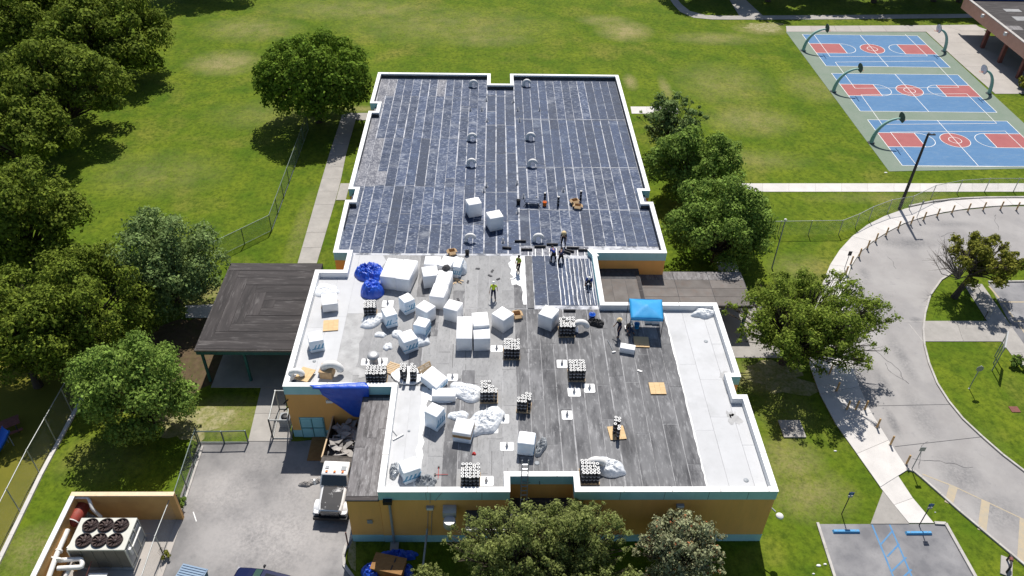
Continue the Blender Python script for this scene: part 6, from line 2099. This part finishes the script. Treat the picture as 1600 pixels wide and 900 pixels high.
for s in (-1, 1):
    MB().add([(s * 1.0, 2.1, 1.72), (s * 1.0, 3.1, 1.72), (s * .925, 3.05, 2.3), (s * .915, 2.45, 2.3)], [(0, 1, 2, 3)]).build('side_window', 'glass', cab).location.x = s * .012
for x in (-.55, 0, .55):
    MB().box(x - .08, x + .08, 2.4, 2.55, 2.41, 2.47).build('marker_lamp', 'orange', cab)
MB().box(-.7, -.45, 2.7, 2.95, 2.42, 2.46).build('roof_vent', 'grey_metal', cab)
MB().box(.4, .75, 2.6, 2.95, 2.42, 2.45).build('roof_vent', 'grey_metal', cab)
# tipper body
y0, y1, z0, z1 = 3.75, 9.0, .95, 2.25
b = MB()
b.box(-1.2, 1.2, y0, y1, z0, z0 + .08)
b.box(-1.2, -1.13, y0, y1, z0 + .08, z1); b.box(1.13, 1.2, y0, y1, z0 + .08, z1)
b.box(-1.13, 1.13, y0, y0 + .07, z0 + .08, z1 + .15); b.box(-1.13, 1.13, y1 - .07, y1, z0 + .08, z1)
bed = b.build('tipper_body', 'truck_bed', tk)
for s in (-1.18, 1.18):
    MB().box(s - .05, s + .05, y0, y1, z1, z1 + .07).build('top_rail', 'wood' if s < 0 else 'truck_bed', bed)
for k in range(6):
    MB().box(-1.26, -1.205, y0 + .4 + k * .85, y0 + .5 + k * .85, z0, z1).build('rib', 'truck_bed', bed)
MB().box(-1.15, 1.15, y0 - .5, y0 + .02, z1 + .05, z1 + .13).build('cab_guard', 'truck_bed', bed)
gq = np.random.default_rng(9)
for k in range(46):
    n = int(gq.integers(4, 7))
    L = gq.uniform(.25, .62) if k < 30 else gq.uniform(.6, .9)
    q = MB()
    an = np.sort(gq.uniform(0, 6.28, n))
    poly = [(L * gq.uniform(.7, 1.1) * math.cos(a), L * gq.uniform(.5, .9) * math.sin(a)) for a in an]
    q.prism(poly, -.02, .03)
    yy = gq.uniform(y0 + .6, y1 - 1.3)
    mound = .62 + .35 * math.exp(-((yy - 5.4) / 1.5) ** 2)
    T = Matrix.Translation((gq.uniform(-.75, .75), yy, z0 + .25 + mound * gq.uniform(.7, 1.05))) @ Matrix.Rotation(gq.uniform(-.5, .5), 4, 'X') @ Matrix.Rotation(gq.uniform(-.5, .5), 4, 'Y')
    q.v = [tuple(T @ Vector(x)) for x in q.v]
    o = q.build('felt_slab', 'debris')
    o.location = tk.matrix_basis @ Vector((0, 0, 0))
    o.rotation_euler = tk.rotation_euler
    o['label'] = 'torn grey felt slab lying in the load of the dump truck'
    o['category'] = 'felt slab'
    o['group'] = 'torn felt slabs in the truck'
q = MB()
vs = []
for i in range(16):
    for j in range(30):
        x, y = -1.1 + 2.2 * i / 15, y0 + .1 + (y1 - y0 - .2) * j / 29
        vs.append((x, y, z0 + .2 + .6 * math.exp(-((y - 5.4) / 1.7) ** 2) * (1 - .3 * x * x) + .12 * noise.noise(Vector((x * 3, y * 3, 0)))))
q.add(vs, [[i * 30 + j, (i + 1) * 30 + j, (i + 1) * 30 + j + 1, i * 30 + j + 1] for i in range(15) for j in range(29)])
o = q.build('rubble', 'felt_low')
o.location = tk.location; o.rotation_euler = tk.rotation_euler
tag(o, 'loose grey roofing rubble filling the dump truck body', 'rubble', kind='stuff')
p = P(497, 700)
o = tag(MB().box(-.6, .6, -1.2, 1.2, 0, .04).build('plywood_sheet', 'osb', loc=(p.x, p.y, .02)), 'brown plywood sheet lying on the yard beside the truck body', 'plywood sheet')
for lab, u, v in (('small grey scrap heap on the yard left of the truck hood', 478, 757), ('pale scrap on the yard by the truck cab', 494, 752)):
    o = heap('scrap_heap', lab, 'scrap', u, v, .5, .25, .2, 'debris', u, 18, 4, .9)
    q = P(u, v); o.location = (q.x, q.y, .015)

# plywood crate, tarp and post on the front lawn
p = P(607, 880, 1.1)
o = thing('plywood_crate', 'large weathered plywood crate on the shaded front lawn', 'crate', (p.x, p.y + .0, 0), R(-13))
MB().box(-1.0, 1.0, -.55, .55, .05, 1.05).build('crate_body', 'osb', o)
lid = MB().box(-1.04, 1.04, -.6, .6, 1.05, 1.09).build('lid', 'osb', o)
for x, y in ((.35, .3), (.3, -.25)):
    MB().box(x - .04, x + .04, y - .16, y + .16, 1.09, 1.12).build('cleat', 'pole_dark', lid)
q_ = P(618, 906, .9)
o = thing('plywood_crate', 'second plywood crate below the first, cut by the bottom edge', 'crate', (q_.x, q_.y - .5, 0), R(-2))
MB().box(-1.0, 1.0, -.5, .5, .05, .9).build('crate_body', 'osb', o)
MB().box(-1.03, 1.03, -.53, .53, .9, .94).build('lid', 'osb', o)
for lab, u, v, a, b, hh, s in (('royal blue tarp heap left of the plywood crates', 582, 895, .7, .7, .8, 41), ('royal blue tarp tucked behind the plywood crate', 622, 866, 1.2, .35, .6, 42), ('royal blue tarp right of the plywood crate', 637, 893, .3, .8, .5, 43)):
    o = heap('tarp', lab, 'tarp', u, v, a, b, hh, 'tarp_blue', s, 30, 1.6, .6)
    q = P(u, v, .3); o.location = (q.x, q.y, 0)
f = fx(668, 822)
g2 = P(658, 905, .2)
o = thing('post', 'grey post leaning against the front wall above the shaded lawn', 'post', (g2.x, g2.y, 0), local=False)
MB().tube([(g2.x, g2.y, 0), (f.x, 30.6, f.z)], .07, 8).build('shaft', 'grey_metal', o)
MB().lathe([(.12, 0), (.12, .06), (.08, .08)], (g2.x, g2.y, 0), 8).build('foot', 'concrete_old', o)
p = P(544, 853)
o = thing('marker_post', 'rusty brown marker post at the kerb corner of the front wall', 'post', (p.x, p.y, 0))
MB().lathe([(.05, 0), (.05, 1.5), (.03, 1.53), (.001, 1.54)], (0, 0, 0), 8).build('shaft', 'red_brown', o)
MB().lathe([(.09, 0), (.09, .06), (.05, .08)], (0, 0, 0), 8).build('collar', 'concrete_old', o)

# ------------------------------------------------------------------ plant enclosure
ZE = 2.75
ex0, ey1, ex1 = P(112, 770, ZE).x, P(190, 769, ZE).y, P(273, 768, ZE).x
pe = thing('plant_enclosure', 'tan walled yard enclosing the chiller at the lower left', 'enclosure', (ex0, ey1, 0), local=False)
MB().box(ex0, ex1, ey1 - .25, ey1, 0, ZE - .08).build('wall', 'tan_wall', pe)
MB().box(ex0, ex0 + .25, ey1 - 9, ey1 - .255, 0, ZE - .08).build('wall', 'tan_wall', pe)
MB().box(ex0 - .03, ex1, ey1 - .29, ey1 + .03, ZE - .08, ZE).build('coping', 'tan_cope', pe)
MB().box(ex0 - .03, ex0 + .29, ey1 - 9, ey1 - .295, ZE - .08, ZE + .002).build('coping', 'duct_white', pe)
MB().prism([(ex0 + .2, ey1 - 9), (ex1 - .05, ey1 - 9), (ex1 - .05, ey1 - .2), (ex0 + .2, ey1 - .2)], 0, .06).build('floor', 'concrete_court', pe)
# chiller
ZC = 2.35
c = [P(126.7, 809.4, ZC), P(214, 809, ZC), P(195, 858.9, ZC), P(104.8, 859.6, ZC)]
x0, x1 = (c[0].x + c[3].x) / 2, (c[1].x + c[2].x) / 2
y1_, y0_ = (c[0].y + c[1].y) / 2, (c[2].y + c[3].y) / 2
ch = thing('chiller', 'large cream chiller with six brown fans on top inside the tan enclosure', 'chiller', ((x0 + x1) / 2, (y0_ + y1_) / 2, .06), local=False)
MB().box(x0, x1, y0_, y1_, ZC - .12, ZC).build('top_panel', 'unit', ch)
MB().box(x0 + .03, x1 - .03, y0_ + .03, y1_ - .03, .35, ZC - .12).build('coil_case', 'coil', ch)
for s in range(6):
    x = x0 + (x1 - x0) * s / 5
    MB().box(x - .04, x + .04, y0_ - .01, y0_ + .04, .35, ZC - .12).build('mullion', 'unit' if s in (0, 5) else 'coil', ch)
for k in range(4):
    y = y0_ + (y1_ - y0_) * k / 3
    MB().box(x1 - .05, x1 + .012, y - .05 if k else y, y + .05 if k < 3 else y, .35, ZC - .12).build('mullion', 'unit', ch)
for k in range(3):
    ya, yb = y0_ + (y1_ - y0_) * k / 3 + .08, y0_ + (y1_ - y0_) * (k + 1) / 3 - .08
    MB().box(x1 - .03, x1 + .004, ya, yb, .5, ZC - .3).build('access_panel', 'grey_metal', ch)
MB().box(x0, x1, y0_, y1_, .1, .35).build('base_frame', 'grey_metal', ch)
MB().cyl((x1 + .2, y0_ + .5, 1.9), (x1 + .2, y1_ - .4, 1.9), .06, n=8).build('header_pipe', 'pipe_white', ch)
MB().box(x1 + .0, x1 + .14, y0_ + .3, y0_ + .5, 1.3, 1.9).build('junction_box', 'duct_white', ch)
fr_ = (y1_ - y0_) / 4 * .92
for j in range(2):
    for i in range(3):
        fxx = x0 + (x1 - x0) * (.235 + .27 * i); fy = y0_ + (y1_ - y0_) * (.27 + .47 * j)
        r = .49
        rg = MB().lathe([(r, 0), (r, .16), (r - .05, .16), (r - .05, .02)], (fxx, fy, ZC), 22).build('fan_ring', 'fan', ch)
        MB().lathe([(.001, .012), (r - .05, .012)], (fxx, fy, ZC), 22).build('fan_well', 'black', rg)
        MB().lathe([(.15, .02), (.15, .12), (.001, .13)], (fxx, fy, ZC), 12).build('hub', 'fan', rg)
        q = MB()
        for k in range(9):
            a = k * 2 * math.pi / 9
            b_ = a + .38
            q.add([(fxx + .14 * math.cos(a), fy + .14 * math.sin(a), ZC + .05), (fxx + (r - .07) * math.cos(a + .08), fy + (r - .07) * math.sin(a + .08), ZC + .05),
                   (fxx + (r - .07) * math.cos(b_), fy + (r - .07) * math.sin(b_), ZC + .12), (fxx + .14 * math.cos(b_), fy + .14 * math.sin(b_), ZC + .12)], [(0, 1, 2, 3)])
        q.build('blades', 'fan_blade', rg)
# tank, pipes
p, q_ = P(128, 786, 1.9), P(112, 812, 1.9)
tkn = thing('pressure_tank', 'rusty red cylindrical tank in the rear corner of the enclosure', 'tank', ((p.x + q_.x) / 2, (p.y + q_.y) / 2, .06), local=False)
a_, b_ = Vector((p.x, p.y, 1.6)), Vector((q_.x, q_.y, 1.6))
d = (b_ - a_).normalized()
MB().tube([a_ - d * .22, a_ - d * .12, a_, b_, b_ + d * .12, b_ + d * .22], [.12, .36, .44, .44, .36, .12], 16).build('shell', 'red_tank', tkn)
for k in (.2, .8):
    m_ = a_.lerp(b_, k)
    MB().box(m_.x - .3, m_.x + .3, m_.y - .06, m_.y + .06, .06, 1.3).build('saddle', 'grey_metal', tkn)
MB().tube([b_ + d * .02, b_ + d * .08], .445, 16).build('band', 'duct_white', tkn)
pg = thing('pipework', 'white jacketed pipes and elbows left of the chiller', 'pipes', (P(100, 870, 1).x, P(100, 870, 1).y, .06), local=False)


def pipe(pts, r, m='pipe_white', name='pipe'):
    w = [P(u, v, z) for u, v, z in pts]
    out = [w[0]]
    for i in range(1, len(w) - 1):
        a, b, c = w[i - 1], w[i], w[i + 1]
        d0 = min(.2, (b - a).length * .4); d1 = min(.2, (c - b).length * .4)
        s, e = b + (a - b).normalized() * d0, b + (c - b).normalized() * d1
        out += [s, s.lerp(b, .6).lerp(e.lerp(b, .6), .5), e]
    out.append(w[-1])
    return MB().tube(out, r, 10).build(name, m, pg)


pipe([(106, 828, 1.9), (88, 868, 1.9), (76, 902, 1.9)], .16)
pipe([(84, 876, 1.7), (128, 873, 1.7), (129, 886, 1.6), (90, 888, 1.6)], .15)
pipe([(86, 872, 1.6), (86, 880, .3)], .19)
pipe([(105, 858, 1.5), (118, 842, 1.2)], .10)
pipe([(92, 888, 1.6), (92, 892, .2)], .14, 'tan_wall')
pipe([(108, 890, 1.4), (100, 905, 1.2)], .13)
pipe([(118, 886, 1.5), (118, 889, .2)], .15, 'tan_wall')
pipe([(110, 777.5, 2.5), (138, 777, 2.5), (144, 795, 2.0), (158, 808, 1.3)], .11)
pipe([(132, 800, .9), (160, 815, .7)], .10, 'grey_metal')
pipe([(76, 864, 1.8), (88, 876, 1.8)], .08, 'grey_metal')
pipe([(143, 877, 1.6), (134, 902, 1.0)], .03, 'red_brown')
for u, v in ((92, 861), (80, 873), (93, 875)):
    w_ = P(u, v, 1.85)
    MB().cyl((w_.x, w_.y - .05, w_.z), (w_.x, w_.y + .05, w_.z), .24, n=12).build('flange', 'pipe_white', pg)
w_ = P(153, 899, .9)
o = thing('control_cabinet', 'white topped cabinet in front of the chiller, cut by the bottom edge', 'cabinet', (w_.x, w_.y - .3, .06))
MB().box(-.55, .55, -.4, .4, 0, .85).build('case', 'grey_metal', o)
MB().box(-.58, .58, -.43, .43, .85, .9).build('lid', 'duct_white', o)
pipe([(216, 834, .4), (236, 834, .4)], .03, 'grey_metal')
# condenser beside the frame gate
p = P(448, 662)
o = thing('condenser', 'small grey condenser unit inside the frame gate by the left wing', 'air conditioner', (p.x, p.y, 0))
MB().box(-.4, .4, -.4, .4, 0, .8).build('case', 'grey_metal', o)
MB().lathe([(.3, .8), (.3, .86), (.1, .87), (.001, .87)], (0, 0, 0), 14).build('fan_guard', 'black', o)

# ------------------------------------------------------------------ skip and car at the bottom
p = P(296, 896, 1.35)
o = thing('waste_bin', 'teal waste container with ribbed blue grey lid at the bottom edge', 'waste bin', (p.x, p.y - .35, 0), R(-14))
MB().add([(-.75, -.75, .15), (.75, -.75, .15), (.75, .75, .15), (-.75, .75, .15), (-.82, -.85, 1.25), (.82, -.85, 1.25), (.82, .85, 1.25), (-.82, .85, 1.25)], [(0, 3, 2, 1), (0, 1, 5, 4), (1, 2, 6, 5), (2, 3, 7, 6), (3, 0, 4, 7), (4, 5, 6, 7)]).build('container', 'bin_teal', o)
ld_ = MB().box(-.86, .86, -.9, .9, 1.25, 1.30).build('lid', 'bin_blue', o)
for k in range(11):
    y = -.82 + k * .164
    MB().box(-.8, .8, y - .045, y + .045, 1.30, 1.345).build('lid_rib', 'bin_blue', ld_)
for s in (-1, 1):
    MB().box(min(s * .82, s * .95), max(s * .82, s * .95), -.3, .3, .7, .85).build('lift_pocket', 'bin_teal', o)
    for t in (-.55, .55):
        MB().cyl((s * .6 - .04, t, .08), (s * .6 + .04, t, .08), .08, n=10).build('castor', 'rubber', o)

a, b = P(386, 881.5, 1.0), P(456, 899.5, 1.0)
d = (b - a); d.z = 0
ang = math.atan2(d.y, d.x)
ux = d.normalized(); uy = Vector((-ux.y, ux.x, 0))
org = a - uy * .92 - ux * .55
car = thing('parked_car', 'dark navy parked car showing hood, windscreen and mirror at the bottom edge', 'car', (org.x, org.y, 0), ang)
L_, Wd = 4.7, .92
secs = [(0, .45, .72, .62), (.12, .35, .86, .78), (.9, .3, .98, .88), (1.35, .3, 1.02, .92), (3.9, .3, 1.04, .92), (4.5, .35, 1.0, .86), (4.7, .45, .85, .75)]
vs = []
for x, zb, zt, hw in secs:
    vs += [(x, -hw, zb), (x, hw, zb), (x, hw, zt - .18), (x, hw * .86, zt), (x, -hw * .86, zt), (x, -hw, zt - .18)]
ns = len(secs)
q = MB().add(vs, [[i * 6 + k, i * 6 + (k + 1) % 6, (i + 1) * 6 + (k + 1) % 6, (i + 1) * 6 + k] for i in range(ns - 1) for k in range(6)] + [list(range(6))[::-1], list(range((ns - 1) * 6, ns * 6))], 0, False)
bd = q.build('body', 'navy_paint', car)
bd.modifiers.new('b', 'BEVEL').width = .05
q = MB()
lo = [(1.25, -.80, 1.02), (1.25, .80, 1.02), (4.2, .80, 1.02), (4.2, -.80, 1.02)]
hi = [(2.0, -.62, 1.52), (2.0, .62, 1.52), (3.7, .64, 1.52), (3.7, -.64, 1.52)]
q.add(lo + hi, [[k, 4 + k, 4 + (k + 1) % 4, (k + 1) % 4] for k in range(4)] + [[4, 7, 6, 5]])
cb = q.build('cabin', 'navy_paint', car)


def pane(pts, nm, m='glass', off=(0, 0, 0)):
    MB().add([tuple(Vector(p) + Vector(off)) for p in pts], [(0, 1, 2, 3)]).build(nm, m, cb)


pane([(1.33, -.74, 1.075), (1.33, .74, 1.075), (1.96, .58, 1.49), (1.96, -.58, 1.49)], 'windscreen', 'glass_green', (-.015, 0, .01))
for s in (-1, 1):
    pane([(1.75, s * .775, 1.09), (2.75, s * .775, 1.09), (2.75, s * .665, 1.45), (2.1, s * .665, 1.45)], 'side_window', 'glass', (0, s * .012, 0))
    pane([(2.85, s * .775, 1.09), (3.8, s * .775, 1.09), (3.6, s * .67, 1.45), (2.85, s * .665, 1.45)], 'side_window', 'glass', (0, s * .012, 0))
    m_ = MB().tube([(1.75, s * .9, 1.05), (1.72, s * 1.02, 1.1), (1.72, s * 1.12, 1.1)], [.03, .09, .07], 8).build('mirror', 'black', car)
    for x in (.85, 3.85):
        w_ = MB().cyl((x, s * .72, .33), (x, s * .93, .33), .33, n=18).build('wheel', 'rubber', car)
        MB().cyl((x, s * .92, .33), (x, s * .945, .33), .2, n=12).build('rim', 'chrome', w_)
    MB().box(-.0, .14, min(s * .5, s * .76), max(s * .5, s * .76), .62, .74).build('headlight', 'chrome', car)
pane([(2.25, -.4, 1.525), (2.25, .4, 1.525), (3.0, .4, 1.525), (3.0, -.4, 1.525)], 'roof_panel', 'glass', (0, 0, .004))

# prototypes built at the origin carry no stray copies
for o in list(SC.objects):
    if o.get('local'):
        del o['local']
